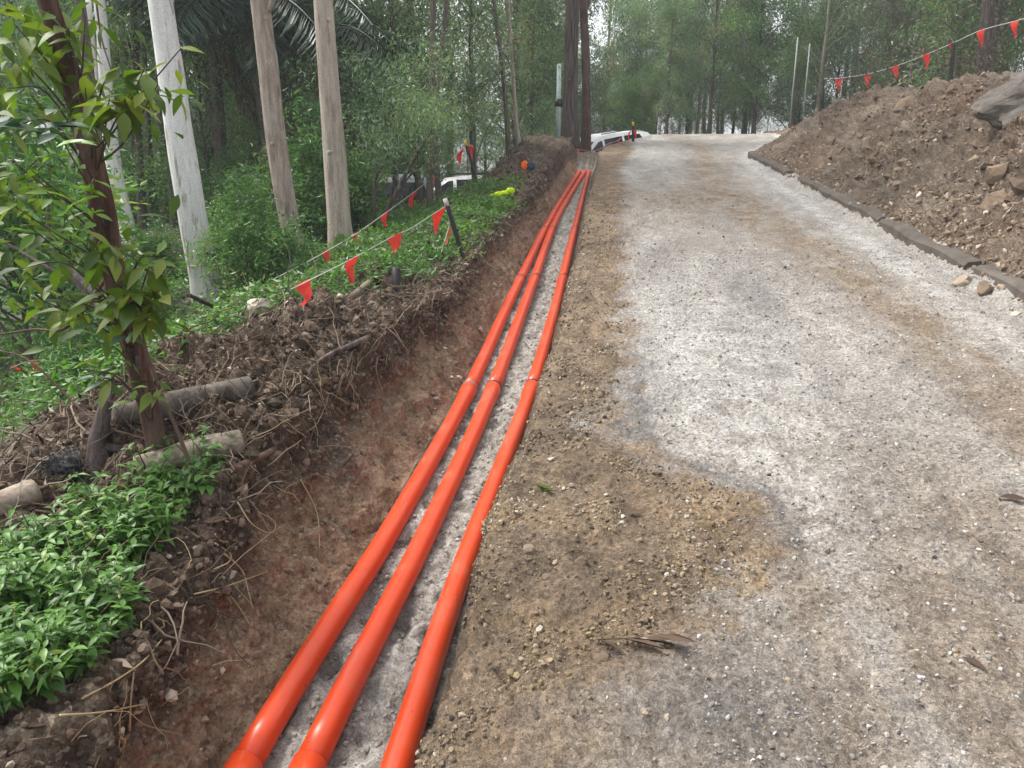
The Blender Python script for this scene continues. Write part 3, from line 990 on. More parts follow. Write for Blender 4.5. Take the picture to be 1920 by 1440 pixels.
pebble_stuff('road_grit', P_, N_, size_law(len(P_), 0.002, 0.008, 2.2) * (0.8 + 0.1 * P_[:, 1].clip(0, 9)), np.clip(rng.normal(0.55, 0.28, len(P_)), 0, 1), M['gravel'], None, T_road)


def rock_thing(label, u, v, wpx, mat, seed, squash=(1, 0.8, 0.7), tint=0.7, name='rock', lift=0.25, rz=0.0, cat='rock'):
    p = G(u, v)
    s = wpx / F * (p - Vector((0, 0, EYE))).length * 0.5
    o = link(name, rock_mesh(name, mat, seed, 3, 0.35, tint), None, p + Vector((0, 0, s * squash[2] * lift)))
    o.scale = (s * squash[0], s * squash[1], s * squash[2])
    o.rotation_euler = (0.1, -0.15, rz)
    return tag(o, label, cat)


rock_thing('wide white-topped rock lying against the muddy kerb', 1806, 532, 40, M['stone'], 71, (1, 0.8, 0.75), 0.82)
rock_thing('upright brown rock beside the white-topped one at the kerb', 1846, 548, 30, M['stone'], 72, (0.8, 0.8, 1.15), 0.55, lift=0.4)
rock_thing('small white stone on the road edge below the kerb rocks', 1906, 590, 16, M['pale_stone'], 73, cat='stone', name='stone')
rock_thing('largest round tan stone on the verge beside the trench', 992, 1032, 27, M['stone'], 74, (1, 0.9, 0.85), 0.72, name='stone', cat='stone')
rock_thing('dark squarish stone on the verge right of the round tan one', 1088, 1054, 27, M['stone'], 75, (1, 0.8, 0.75), 0.45, name='stone', cat='stone')
rock_thing('small ochre stone on the verge just below the round tan one', 1025, 1083, 19, M['stone'], 76, (1, 0.9, 0.8), 0.62, name='stone', cat='stone')
rock_thing('white pebble high on the verge near the green leaves', 1032, 862, 17, M['pale_stone'], 77, (1, 0.8, 0.6), name='stone', cat='stone')
rock_thing('rounded cream boulder sitting on top of the soil mound', 486, 580, 48, M['pale_stone'], 78, (1, 0.8, 0.8), lift=0.35, name='boulder', cat='boulder')
bp = G(1925, 205)
bo = link('boulder', rock_mesh('boulder', M['boulder'], 81, 5, 0.6), None, bp + Vector((0.3, 0.1, 0.14)))
bo.scale = (0.74, 0.60, 0.44)
bo.rotation_euler = (0.25, -0.35, 0.4)
tag(bo, 'big grey boulder half buried high in the brown earth slope', 'boulder')

# ------------------------------------------------------------------ kerb
kb = tag(bpy.data.objects.new('kerb', None), kind='structure')
COL.objects.link(kb)
for (l0, l1, da) in ((18.6, 14.4, 0.0), (13.4, 9.3, 0.02), (9.15, 6.9, -0.01), (6.8, 2.2, 0.03)):
    m_ = MB()
    n = 24
    ls = np.linspace(l1, l0, n)
    prof = np.array([(3.0, -0.08), (3.0, 0.12), (3.03, 0.15), (3.13, 0.155), (3.17, 0.13), (3.17, -0.08)])
    V = np.array([[(a + da + 0.01 * math.sin(l * 2.1), l, S * l + h + 0.012 * math.sin(l * 5 + a * 9)) for a, h in prof] for l in ls])
    npf = len(prof)
    f = [(i * npf + j, i * npf + j + 1, (i + 1) * npf + j + 1, (i + 1) * npf + j) for i in range(n - 1) for j in range(npf - 1)]
    f5 = [(0, 1, 2, 3), (0, 3, 4, 5), tuple((n - 1) * npf + q for q in (3, 2, 1, 0)), tuple((n - 1) * npf + q for q in (5, 4, 3, 0))]
    m_.add(V.reshape(-1, 3), f + f5)
    m_.build('kerb_section', M['kerb'], kb, False)
P_, N_ = sample(2200, B[15] + 4, B[16] + 8, 4.0, 22, 0.8)
pebble_stuff('kerb_crumbs', P_, N_, size_law(len(P_), 0.005, 0.032, 2.4), np.clip(rng.normal(0.45, 0.25, len(P_)), 0, 1), M['stone'], None, T_spoil)

# ------------------------------------------------------------------ the three conduits
PR = 0.0525
pipe_px = [
    [(-1.145, 0.5), (-1.125, 1.9), (-1.09, 2.6), (-1.05, 3.3), (-1.02, 5.1), (-1.05, 8.0), (-1.08, 13), (-0.97, 20.2), (-0.96, 20.75)],
    [(-0.925, 0.5), (-0.92, 1.9), (-0.895, 2.6), (-0.87, 3.3), (-0.845, 5.1), (-0.885, 8.2), (-0.97, 13), (-0.83, 20.2), (-0.82, 20.75)],
    [(-0.64, 0.5), (-0.64, 1.9), (-0.645, 2.6), (-0.63, 3.3), (-0.595, 4.2), (-0.562, 5.1), (-0.552, 6.5), (-0.565, 8.1), (-0.63, 13), (-0.71, 19.4), (-0.70, 20.6)],
]
plabels = ['orange conduit lying along the left wall of the trench', 'orange conduit in the middle, running close beside the left one', 'orange conduit on the right, along the road side of the trench']
for q, (pp, lab) in enumerate(zip(pipe_px, plabels)):
    t = thing('conduit', lab, 'pipe', (0, 0, 0), 'orange conduits in the trench')
    pth = smooth_path([(a, l, S * l - 0.49 + PR * 0.80 + 0.012 * math.sin(l * 0.8 + q)) for a, l in pp], 14)
    ys = pth[:, 1]
    nb_ = 110
    lb = 1.3 * (9 / 1.3) ** rng.random(nb_)
    an = rng.normal(math.pi / 2, 0.55, nb_)
    nv = np.stack([np.cos(an), 0 * an, np.sin(an)], -1)
    pb = np.stack([np.interp(lb, ys, pth[:, 0]), lb, np.interp(lb, ys, pth[:, 2])], -1) + nv * PR
    pebble_stuff('soil_crumbs', pb, nv, size_law(nb_, 0.0012, 0.0045, 2.2), np.clip(rng.normal(0.78, 0.12, nb_), 0, 1), M['clod'], None, t, 0.3)
    joints = [0.5] + [1.87 + 0.03 * q + 3.25 * k + 0.04 * ((q * 3 + k) % 3) for k in range(1 if q == 2 else 0, 7)]
    joints = [j for j in joints if j < ys[-1] - 0.5] + [ys[-1]]
    for k in range(len(joints) - 1):
        l0, l1 = joints[k], joints[k + 1]
        ls = np.concatenate([np.linspace(l0, l1 - 0.24, 22), [l1 - 0.20, l1 - 0.17, l1 - 0.1, l1 - 0.004]]) if k < len(joints) - 2 else np.linspace(l0, l1, 26)
        pts = np.stack([np.interp(ls, ys, pth[:, 0]), ls, np.interp(ls, ys, pth[:, 2])], -1)
        rad = np.full(len(ls), PR)
        if k < len(joints) - 2:
            rad[-3:] = PR * 1.13
            rad[-4] = PR * 1.05
        MB().tube(pts, rad, 28, True).build('pipe_length', M['pipe'], t)
        if k < len(joints) - 2 and l1 > 2.5:
            c = pts[-1]
            MB().tube([c + (0, -0.002, 0), c + (0, 0.016, 0.002)], PR * 1.165, 28, True).build('seal_ring', M['galv'] if (q, k) == (0, 1) else M['black'], t)

P_, N_ = sample(5000, B[10] + 3, B[11] - 2, 1.2, 12, 0.9)
pebble_stuff('sand_crumbs', P_, N_, size_law(len(P_), 0.003, 0.016, 2.4) * (0.8 + 0.06 * P_[:, 1]), np.clip(rng.normal(0.62, 0.12, len(P_)), 0.3, 0.9), M['sandlump'], None, T_sand, 0.35)

# ------------------------------------------------------------------ leaves
def leaf_quads(C, axis, side, ln, wd, fold=0.0, rnd=None):
    """rhombic leaves: centre base C, unit axis, unit side"""
    n = len(C)
    nrm = np.cross(axis, side)
    b = C
    tip = C + axis * ln[:, None] - nrm * (ln * 0.12)[:, None]
    mid = C + axis * (ln * 0.45)[:, None]
    l_ = mid + side * (wd * 0.5)[:, None] + nrm * (wd * fold)[:, None]
    r_ = mid - side * (wd * 0.5)[:, None] + nrm * (wd * fold)[:, None]
    V = np.stack([b, r_, tip, l_], 1).reshape(-1, 3)
    Fq = np.arange(4 * n).reshape(n, 4)
    return V, Fq


def unit(v):
    return v / (np.linalg.norm(v, axis=-1, keepdims=True) + 1e-9)


def leaf_frames(n, droop=0.6, r=None):
    r = r or rng
    a = unit(r.normal(size=(n, 3)) * np.array([1, 1, 0.6]) + np.array([0, 0, -droop]))
    s = unit(np.cross(a, r.normal(size=(n, 3))))
    return a, s


def crown_mesh(name, centres, per, spread, ln, wd, droop, mat, seed, squash=0.8):
    r = np.random.default_rng(seed)
    C = np.repeat(np.asarray(centres), per, 0)
    n = len(C)
    C = C + r.normal(size=(n, 3)) * spread * np.array([1, 1, squash])
    a, s = leaf_frames(n, droop, r)
    V, Fq = leaf_quads(C, a, s, ln * r.uniform(0.6, 1.3, n), wd * r.uniform(0.7, 1.3, n), 0.15)
    ct = np.repeat(r.normal(0, 0.22, len(centres)), per)
    t = np.clip(0.48 + ct + r.normal(0, 0.2, n), 0, 1)
    return np_mesh(name, V, Fq, mat, False, {'tint': np.repeat(t, 4)})


def tree_kind(seed, H, r0, crown_lo, spread_xy, nlimb, bark, leaf, per, ln, wd, droop, cl_spread, lean=0.03, seg=8, sub=3, bend=0.25):
    """a trunk with limbs and a crown of leaves gathered round the limbs"""
    r = np.random.default_rng(seed)
    zs = np.linspace(0, H, 12)
    off = np.cumsum(r.normal(0, lean * H / 12 * bend * 3, (12, 2)), 0)
    pts = np.column_stack([off, zs])
    pts[0, :2] = 0
    m = MB()
    rad = r0 * (1 - 0.78 * (zs / H)) * (1 + 0.35 * np.exp(-zs / (0.05 * H)))
    pts = np.concatenate([[pts[0] - (0, 0, 0.4)], pts])
    rad = np.concatenate([[rad[0] * 1.1], rad])
    m.tube(smooth_path(pts, 3), np.interp(np.linspace(0, 1, 3 * (len(pts) - 1) + 1), np.linspace(0, 1, len(rad)), rad), seg, True, 0.1)
    cents = []
    for k in range(nlimb):
        f = crown_lo + (1 - crown_lo) * ((k + r.random()) / nlimb) ** 0.9
        z = min(f * H, H * 0.98)
        p0 = np.array([np.interp(z, zs, off[:, 0]), np.interp(z, zs, off[:, 1]), z])
        az = r.uniform(0, 2 * math.pi)
        reach = spread_xy * r.uniform(0.35, 1.25) * (1 - 0.55 * max(0, (f - crown_lo) / (1 - crown_lo)) ** 2)
        d = np.array([math.cos(az), math.sin(az), r.uniform(0.45, 1.4)])
        tip = p0 + d * reach
        midp = p0 + d * reach * 0.5 + np.array([0, 0, 0.12 * reach]) + r.normal(0, 0.06 * reach, 3)
        rr = max(0.012, r0 * 0.32 * (1 - 0.6 * f))
        m.tube(smooth_path([p0, midp, tip], 4), np.linspace(rr, rr * 0.25, 9), 5, False)
        for j in range(sub):
            t = r.uniform(0.35, 1.05)
            c = p0 * (1 - t) + tip * t + r.normal(0, 0.24 * spread_xy, 3)
            cents.append(c)
    trunk = m.mesh('trunk', bark)
    crown = crown_mesh('crown', cents, per, cl_spread, ln, wd, droop, leaf, seed + 500)
    return trunk, crown


K = {
    'gum0': tree_kind(101, 15, 0.16, 0.28, 2.6, 30, M['b_grey'], M['l_gum'], 85, 0.19, 0.050, 0.9, 0.33),
    'gum1': tree_kind(102, 17, 0.19, 0.35, 3.0, 30, M['b_dark'], M['l_gum'], 85, 0.19, 0.050, 0.9, 0.35),
    'gum2': tree_kind(103, 13, 0.13, 0.22, 2.3, 24, M['b_tan'], M['l_gum'], 95, 0.18, 0.046, 1.0, 0.30),
    'bushy0': tree_kind(111, 9, 0.13, 0.08, 2.4, 34, M['b_grey'], M['l_gum'], 135, 0.18, 0.052, 0.7, 0.31),
    'bushy1': tree_kind(112, 8, 0.11, 0.05, 2.2, 34, M['b_dark'], M['l_bush'], 135, 0.16, 0.052, 0.5, 0.30),
    'bushy2': tree_kind(113, 10, 0.14, 0.10, 2.7, 34, M['b_grey'], M['l_gum'], 135, 0.19, 0.050, 0.9, 0.33),
    'wattle0': tree_kind(121, 5.0, 0.05, 0.15, 1.6, 26, M['b_dark'], M['l_gum'], 130, 0.10, 0.016, 0.9, 0.26, 0.06),
    'wattle1': tree_kind(122, 4.0, 0.045, 0.10, 1.4, 22, M['b_grey'], M['l_bush'], 120, 0.09, 0.022, 0.5, 0.24, 0.06),
    'shrub0': tree_kind(131, 1.7, 0.022, 0.05, 0.85, 24, M['b_grey'], M['l_bush'], 42, 0.13, 0.036, 0.35, 0.14, 0.08, 6),
    'shrub1': tree_kind(132, 1.3, 0.02, 0.05, 0.7, 22, M['b_dark'], M['l_bush'], 40, 0.12, 0.046, 0.2, 0.13, 0.08, 6),
    'dry': tree_kind(141, 8, 0.10, 0.1, 2.2, 26, M['b_grey'], M['l_brown'], 80, 0.13, 0.03, 0.8, 0.42),
}


def plant_tree(kind, a, l, scale, label, cat='tree', name='tree', group=None, rz=None, zoff=-0.05, tilt=(0, 0)):
    t = thing(name, label, cat, (a, l, gz(a, l) + zoff), group, (tilt[0], tilt[1], random.uniform(0, 6.28) if rz is None else rz))
    t.scale = (scale * random.uniform(0.85, 1.15), scale * random.uniform(0.85, 1.15), scale * random.uniform(0.9, 1.12))
    tk, ck = K[kind]
    link('trunk', tk, t)
    link('crown', ck, t)
    return t


def scatter(kinds, spots, smin, smax, label, group, name='tree', cat='tree'):
    for i, (a, l) in enumerate(spots):
        plant_tree(kinds[i % len(kinds)], a, l, random.uniform(smin, smax), label, cat, name, group)


def jitter_spots(a0, a1, l0, l1, n, mind, avoid=None, seed=0):
    r = random.Random(seed)
    out = []
    tries = 0
    while len(out) < n and tries < 6000:
        tries += 1
        a, l = r.uniform(a0, a1), r.uniform(l0, l1)
        if avoid and avoid(a, l):
            continue
        if all((a - x) ** 2 + (l - y) ** 2 > mind ** 2 for x, y in out):
            out.append((a, l))
    return out


# the wood beyond the crest
scatter(['bushy0', 'bushy2', 'bushy0', 'gum2', 'bushy1'], jitter_spots(-3.2, 15, 34, 42, 25, 1.7, lambda a, l: a < 0.6 and l < 37, 1), 0.55, 0.85,
        'leafy grey-green tree standing just beyond the crest of the road', 'trees just beyond the crest')
scatter(['gum0', 'gum1', 'bushy2', 'gum0', 'bushy0'], jitter_spots(-12, 26, 44, 58, 12, 4.0, None, 2), 1.0, 1.45,
        'tall gum in the second row of the wood beyond the crest', 'tall gums behind the first trees')
scatter(['gum1', 'gum0', 'bushy2'], jitter_spots(-60, 45, 62, 90, 9, 9.0, None, 3), 0.9, 1.2,
        'far gum at the back of the wood, blurred by other trees', 'gums at the back of the wood')
for l_, a_ in ((47, -0.7), (50, 1.4), (43, 4.6)):
    plant_tree('gum2', a_, l_, 1.05, 'thin-crowned gum against the bright gap of sky over the crest', group='gums against the sky gap')
# right, behind the spoil slope
scatter(['dry', 'bushy2', 'dry', 'bushy1', 'bushy0'], jitter_spots(10, 22, 22, 36, 18, 2.3, None, 4), 0.9, 1.25,
        'dull brown-green tree rising behind the earth slope', 'trees behind the earth slope')


# left wood
def left_avoid(a, l):
    u = a * math.cos(AL) + l * math.sin(AL)
    d = -a * math.sin(AL) + l * math.cos(AL)
    px = 960 + F * u / d
    return (680 < px < 930 and l < 27) or px < -150 or px > 1040


scatter(['gum1', 'gum0', 'bushy1', 'gum1', 'bushy0'], jitter_spots(-30, -5.5, 15, 27, 18, 2.2, left_avoid, 5), 0.75, 1.05,
        'thin dark tree in the shaded wood on the left', 'dark trees of the shaded wood')
scatter(['gum0', 'bushy2', 'gum2', 'bushy0'], jitter_spots(-42, -3, 28, 44, 24, 3.0, lambda a, l: left_avoid(a, l) and a < -20, 6), 0.9, 1.3,
        'mid green tree deep in the wood behind the pale trunks', 'trees deep in the left wood')
scatter(['wattle0', 'wattle1', 'shrub0', 'wattle0'], jitter_spots(-16, -4.2, 10.5, 20, 26, 1.2, left_avoid, 7), 0.6, 1.0,
        'fine-leaved shrub in the understorey among the pale trunks', 'understorey shrubs of the left wood', 'shrub', 'shrub')
scatter(['bushy1', 'wattle1', 'bushy0', 'wattle0'], jitter_spots(-17, -2.6, 25, 41, 24, 1.9, None, 8), 0.5, 0.8,
        'low leafy shrub on the lower ground behind the parked vehicles', 'low shrubs behind the parked vehicles', 'shrub', 'shrub')
scatter(['wattle1', 'wattle0', 'bushy1'], jitter_spots(0.5, 13, 35, 44, 18, 1.5, None, 9), 0.45, 0.75,
        'low green shrub under the trees beyond the crest', 'low shrubs beyond the crest', 'shrub', 'shrub')
# the feathery tree in the middle and shrubs
plant_tree('wattle0', -4.5, 15.2, 1.4, 'feathery narrow-leaved tree in front of the parked vehicles', name='tree', rz=1.0)
plant_tree('bushy0', -4.6, 17.5, 0.75, 'bushy drooping tree behind the twin thin trunks', rz=2.0)
plant_tree('wattle0', -3.4, 18.2, 1.2, 'drooping fine-leaved tree beside the yellow-capped picket', rz=3.2)
plant_tree('bushy2', -3.2, 24.5, 0.9, 'drooping grey-green tree left of the utility pole', rz=4.0)
SHL = ['light green shrub between the thick white gum and the mottled trunk', 'small broad-leaved shrub just left of the mottled trunk foot', 'taller light shrub standing behind the thick white gum',
       'shrub between the mottled trunk and the smooth tan gum', 'low shrub between the forked white gum and the thick white one', 'shrub at the left edge under the leaning tree leaves',
       'shrub left of the leaning tree in the bright creeper', 'low shrub at the foot of the dark forking small tree']
for q, (u, v, l, s, k) in enumerate([(465, 520, 7.4, 0.5, 'shrub0'), (510, 510, 7.8, 0.5, 'shrub1'), (452, 470, 9.2, 0.55, 'shrub0'), (585, 470, 10.5, 0.6, 'shrub1'),
                                     (300, 520, 9.0, 0.5, 'shrub1'), (40, 560, 5.6, 1.0, 'shrub0'), (120, 540, 6.8, 1.0, 'shrub1'), (690, 430, 11.0, 0.6, 'shrub1')]):
    p = at(u, v, l)
    plant_tree(k, p.x, p.y, s, SHL[q], 'shrub', 'shrub', 'light green shrubs behind the mound')

# ------------------------------------------------------------------ the trunks one can tell apart
def big_tree(label, px, l, bark, lean_l=0.0, top=11, name='gum_tree', seg=14, wob=0.07, group=None, limbs=(), crown='gum0', flare=1.15):
    """px: list of (u, v, width in px) from the ground upwards, l: distance up the road"""
    base = at(px[0][0], px[0][1], l)
    base.z = gz(base.x, base.y)
    pts, rad = [], []
    for i, (u, v, wpx) in enumerate(px):
        p = at(u, v, l + lean_l * i)
        pts.append(p - base)
        rad.append(0.5 * wpx / F * (p - Vector((0, 0, EYE))).dot(Vector((-math.sin(AL) * CR, math.cos(AL) * CR, -SR))))
    pts[0] = Vector((pts[0].x, pts[0].y, -0.3))
    rad[0] *= flare * 1.12
    d = (pts[-1] - pts[-2]).normalized()
    d = (d + Vector((0, 0, 0.6))).normalized()
    last = pts[-1]
    for k in (1, 2, 3):
        pts.append(last + d * top * k / 3)
        rad.append(rad[-1] * 0.72)
    P = smooth_path([tuple(p) for p in pts], 9)
    rr = np.interp(np.linspace(0, 1, len(P)), np.linspace(0, 1, len(rad)), rad)
    t = thing(name, label, 'tree', base, group)
    MB().tube(P, rr, seg, True, wob).build('trunk', bark, t)
    if bark in (M['b_tan'], M['b_mott']) and l < 11:
        for f_, sd_ in ((0.31, -1), (0.55, 1)):
            i_ = int(f_ * len(P))
            vd = -np.array(base + Vector(P[i_]) - Vector((0, 0, EYE)))
            vd[2] = 0
            vd = unit(vd)
            sx_ = np.array([-vd[1], vd[0], 0]) * 0.45 * sd_
            dn = unit(vd + sx_)
            kp = P[i_] + dn * rr[i_] * 0.93
            MB().tube([kp, kp + dn * rr[i_] * 0.10, kp + dn * rr[i_] * 0.16], [rr[i_] * 0.30, rr[i_] * 0.22, rr[i_] * 0.10], 10, True, 0.2).build('knot', bark, t)
    for lp in limbs:
        q = [tuple(at(u, v, l + dl_) - base) for u, v, dl_, _ in lp]
        rads = [0.5 * x[3] / F * l for x in lp]
        Q = smooth_path(q, 6)
        MB().tube(Q, np.interp(np.linspace(0, 1, len(Q)), np.linspace(0, 1, len(rads)), rads), 8, True, wob).build('limb', bark, t)
    if crown and l > 13:
        c = link('crown', K[crown][1], t)
        top_p = pts[-1]
        c.location = (top_p.x, top_p.y, top_p.z - 11)
        c.rotation_euler = (0, 0, random.uniform(0, 6))
    return t


def foot(u, v):
    p = G(u, v)
    return p.y


big_tree('thick white-barked gum leaning left behind the mound', [(395, 565, 58), (383, 520, 55), (365, 430, 53), (340, 270, 50), (318, 120, 47), (300, 0, 45)], 7.6, M['b_white'])
big_tree('thin white-barked gum forking left of the thick white one', [(247, 480, 30), (240, 440, 30), (217, 330, 27), (205, 235, 26), (196, 120, 22), (186, 0, 20)], 10.0, M['b_white'],
         limbs=[[(204, 245, 0, 18), (190, 215, 0, 14), (176, 120, 0, 12), (165, 0, 0, 11)]], crown='gum2')
big_tree('mottled grey-tan gum, the darker of the two tan trunks', [(560, 535, 40), (548, 450, 38), (522, 290, 38), (502, 120, 38), (487, 0, 36)], 8.6, M['b_mott'],
         limbs=[[(497, 32, 0, 10), (507, 12, -0.05, 9), (520, -30, -0.1, 8)]])
big_tree('smooth pale tan gum right of the mottled trunk', [(642, 492, 50), (636, 420, 44), (628, 300, 41), (619, 180, 39), (606, 0, 36)], 9.3, M['b_tan'])
big_tree('pair of thin grey stems in front of the parked vehicles, left stem', [(806, 432, 15), (806, 330, 13), (808, 200, 12), (812, 0, 11)], 12.0, M['b_grey'], crown='gum2', seg=8)
big_tree('thin grey stem right beside its twin before the vehicles', [(828, 426, 13), (820, 330, 12), (815, 250, 11), (826, 120, 9), (836, 0, 8)], 12.2, M['b_grey'], crown=None, seg=8)
big_tree('massive dark ironbark trunk beside the utility pole', [(1068, 285, 34), (1069, 200, 28), (1071, 100, 26), (1074, 0, 25)], 23.5, M['b_dark'], crown='gum1')
big_tree('red-brown dark trunk just right of the massive ironbark', [(1100, 290, 19), (1099, 200, 17), (1098, 100, 16), (1094, 0, 15)], 24.5, M['b_red'], crown='gum1',
         limbs=[[(1096, 20, 0, 9), (1104, 0, 0.2, 8), (1112, -30, 0.3, 7)]])
big_tree('slender bare stem rising by the orange and navy bundle', [(976, 315, 9), (968, 230, 8), (962, 140, 7), (952, 0, 7)], 18.5, M['b_tan'], crown='gum2', seg=8)
big_tree('slender leaning stem left of the orange and navy bundle', [(955, 318, 9), (950, 220, 8), (940, 110, 8), (926, 0, 7)], 18.0, M['b_grey'], crown=None, seg=8)
big_tree('dark trunk standing behind the flags on the earth slope', [(1852, 125, 26), (1850, 60, 24), (1856, 0, 22)], 19.0, M['b_dark'], crown='dry', top=6)
big_tree('grey stem hard behind the leaning red-brown trunk', [(195, 440, 26), (186, 330, 24), (172, 200, 21), (160, 80, 19), (150, 0, 18)], 8.6, M['b_grey'], crown=None)
for q, (u, v, wpx, du, l) in enumerate([(268, 460, 15, -18, 13.5), (292, 450, 12, -30, 14.5), (316, 440, 17, -26, 15.5), (325, 430, 12, -20, 13.2), (420, 420, 16, -34, 14), (400, 330, 15, -25, 18),
                                        (550, 430, 13, -22, 13), (470, 330, 13, -12, 20), (20, 520, 20, -40, 9.5), (48, 480, 12, -30, 12), (600, 300, 14, -14, 22), (890, 300, 8, -8, 24)]):
    big_tree('slim dark trunk in the shade between the pale gums', [(u, v, wpx), (u + du * 0.35, v * 0.66, wpx * 0.9), (u + du * 0.7, v * 0.3, wpx * 0.85), (u + du, 0, wpx * 0.8)], l, M['b_dark'],
             name='tree', seg=8, group='slim dark trunks between the pale gums', crown='gum1' if q % 2 else None)

# multi-stemmed small tree in front of the vehicles
t = thing('small_tree', 'small dark tree forking low in front of the tan gum', 'tree', (0, 0, 0))
b0 = at(702, 438, 10.6)
t.location = (b0.x, b0.y, gz(b0.x, b0.y))
for px in ([(700, 445, 9), (702, 380, 7), (704, 335, 6), (722, 300, 5), (738, 255, 4)], [(702, 445, 10), (722, 405, 9), (748, 352, 8), (775, 300, 7), (812, 240, 4)], [(744, 362, 5), (768, 330, 4), (800, 300, 3)]):
    pts = [tuple(at(u, v, 10.6) - t.location) for u, v, _ in px]
    if px[0][1] > 440:
        pts[0] = (pts[0][0], pts[0][1], -0.2)
    Q = smooth_path(pts, 5)
    MB().tube(Q, np.interp(np.linspace(0, 1, len(Q)), np.linspace(0, 1, len(px)), [0.5 * w_ / F * 10.8 for _, _, w_ in px]), 7, True, 0.1).build('stem', M['b_dark'], t)
cen = []
for _ in range(70):
    u, v = rng.normal(770, 62), rng.normal(190, 70)
    cen.append(tuple(at(u, min(v, 300), 10.6 + rng.normal(0, 0.6)) - t.location))
link('crown', crown_mesh('crown', cen, 110, 0.17, 0.085, 0.013, 0.9, M['l_gum'], 77), t)

# ------------------------------------------------------------------ palms
def frond_mesh(seed, Lf=2.6, mat=None, dead=False):
    r = np.random.default_rng(seed)
    n = 46
    s = np.linspace(0.02, 1, n)
    x = Lf * s * (0.35 if dead else 0.92)
    z = (0.75 * s - 1.5 * s ** 2) * Lf * 0.42 if not dead else -Lf * s * 0.85
    mid = np.column_stack([x, 0 * x, z])
    m = MB().tube(mid[::3], np.linspace(0.02, 0.004, len(mid[::3])), 4, False, tint=0.4)
    tan = unit(np.gradient(mid, axis=0))
    for sg in (-1, 1):
        a = unit(tan * 0.55 + np.array([0, sg * (0.25 if dead else 0.75), -0.55]) + r.normal(0, 0.08, (n, 3)))
        ln = Lf * 0.30 * np.sin(np.clip(s, 0.05, 0.97) * math.pi) ** 0.5
        sd_ = unit(np.cross(a, np.array([0, 0, 1.0]) + 0 * a))
        V, Fq = leaf_quads(mid, a, sd_, ln, np.full(n, 0.04), 0.05)
        m.add(V, Fq, None, np.repeat(np.clip(r.normal(0.5, 0.2, n), 0, 1), 4))
    return m.mesh('frond', mat, False)


FR = [frond_mesh(5, 2.6, M['l_palm']), frond_mesh(6, 2.9, M['l_palm']), frond_mesh(7, 2.3, M['l_brown'], True)]
for q, (u, v0, ub, vb, l) in enumerate([(450, 5, 520, 420, 12.8), (545, 25, 585, 420, 13.6), (385, -10, 412, 400, 13.2), (590, 60, 640, 400, 14.5), (330, -60, 440, 440, 14.0)]):
    top_ = at(u, v0, l)
    base = at(ub, vb, l)
    base.z = gz(base.x, base.y)
    t = thing('palm_tree', ['dark palm whose crown hangs over the two tan trunks', 'dark palm with brown hanging fronds behind the mottled gum', 'dark palm right behind the thick white gum',
                            'far dark palm behind the smooth tan gum', 'dark palm deep in the wood behind the white gum'][q], 'palm', base)
    MB().tube(smooth_path([(0, 0, -0.2), tuple((top_ - base) * 0.5 + Vector((0.1, 0, 0))), tuple(top_ - base)], 8), np.linspace(0.12, 0.09, 17), 9, True, 0.08).build('trunk', M['b_grey'], t)
    for k in range(17):
        o = link('frond', FR[2] if k in (3, 8, 13) else FR[k % 2], t, top_ - base)
        o.rotation_euler = (0, random.uniform(-0.7, 0.35) if k not in (3, 8, 13) else 0, k * 2.4 + random.uniform(-.3, .3))

# ------------------------------------------------------------------ ground cover
def cover(name, P, N, ln, wd, per, mat, label, hgt, fold=0.2, up=0.5):
    n = len(P)
    C = np.repeat(P, per, 0)
    k = len(C)
    C = C + rng.normal(size=(k, 3)) * np.array([hgt * 0.8, hgt * 0.8, 0]) + np.array([0, 0, 1]) * (rng.random(k) ** 0.8 * hgt * np.clip(0.75 + 1.4 * fbm(C * np.array([1.6, 1.6, 0.2]), 2), 0.3, 2.2))[:, None]
    az = rng.uniform(0, 2 * math.pi, k)
    el = rng.normal(0.15, 0.4, k)
    a = np.stack([np.cos(az) * np.cos(el), np.sin(az) * np.cos(el), np.sin(el)], -1)
    sd_ = unit(np.cross(a, np.array([0, 0, 1.0]) + rng.normal(0, 0.3, (k, 3))))
    V, Fq = leaf_quads(C, a, sd_, ln * rng.uniform(0.55, 1.25, k), wd * rng.uniform(0.6, 1.25, k), fold)
    tt = np.clip(0.45 + 0.2 * fbm(C * 1.5, 2) + rng.normal(0, 0.2, k), 0, 1)
    o = link(name, np_mesh(name, V, Fq, mat, False, {'tint': np.repeat(tt, 4)}))
    return tag(o, label, 'plants', None, 'stuff')


def floor_d(P):
    n = fbm(np.stack([P[:, 0] * 0.9, P[:, 1] * 0.9, 0 * P[:, 0]], -1), 2)
    return np.clip(0.62 + 1.3 * n, 0.08, 1) * sst(-P[:, 0], 2.35, 2.8)


P_, N_ = sample(6200, B[2] + 8, B[6] - 4, 3.6, 16, 0.9, floor_d)
cover('ground_cover', P_, N_, 0.075, 0.034, 5, M['l_cover'], 'green creeping plants covering the floor of the wood', 0.16)


def slope_d(P):
    e = np.interp(P[:, 1], [5.4, 5.8, 6.3, 7.2, 10.5, 13], [2.6, 2.0, 1.66, 1.56, 1.46, 1.6])
    return sst(P[:, 1], 5.4, 5.9) * sst(P[:, 1], 14.5, 12) * sst(-P[:, 0] - e, 0.0, 0.12)


P_, N_ = sample(3600, B[4], B[8], 5.4, 14.5, 1.0, slope_d)
cover('ground_cover', P_, N_, 0.07, 0.032, 6, M['l_cover'], 'low bright green creeper on the slope around the leaning picket', 0.13)

# the near patch at the trench's edge: real leaves on stems
poly = [(-60, 1400), (30, 1330), (110, 1290), (190, 1235), (262, 1130), (240, 1095), (330, 985), (392, 925), (430, 860), (380, 860), (290, 885), (160, 950), (105, 985), (60, 1030), (-60, 1080)]


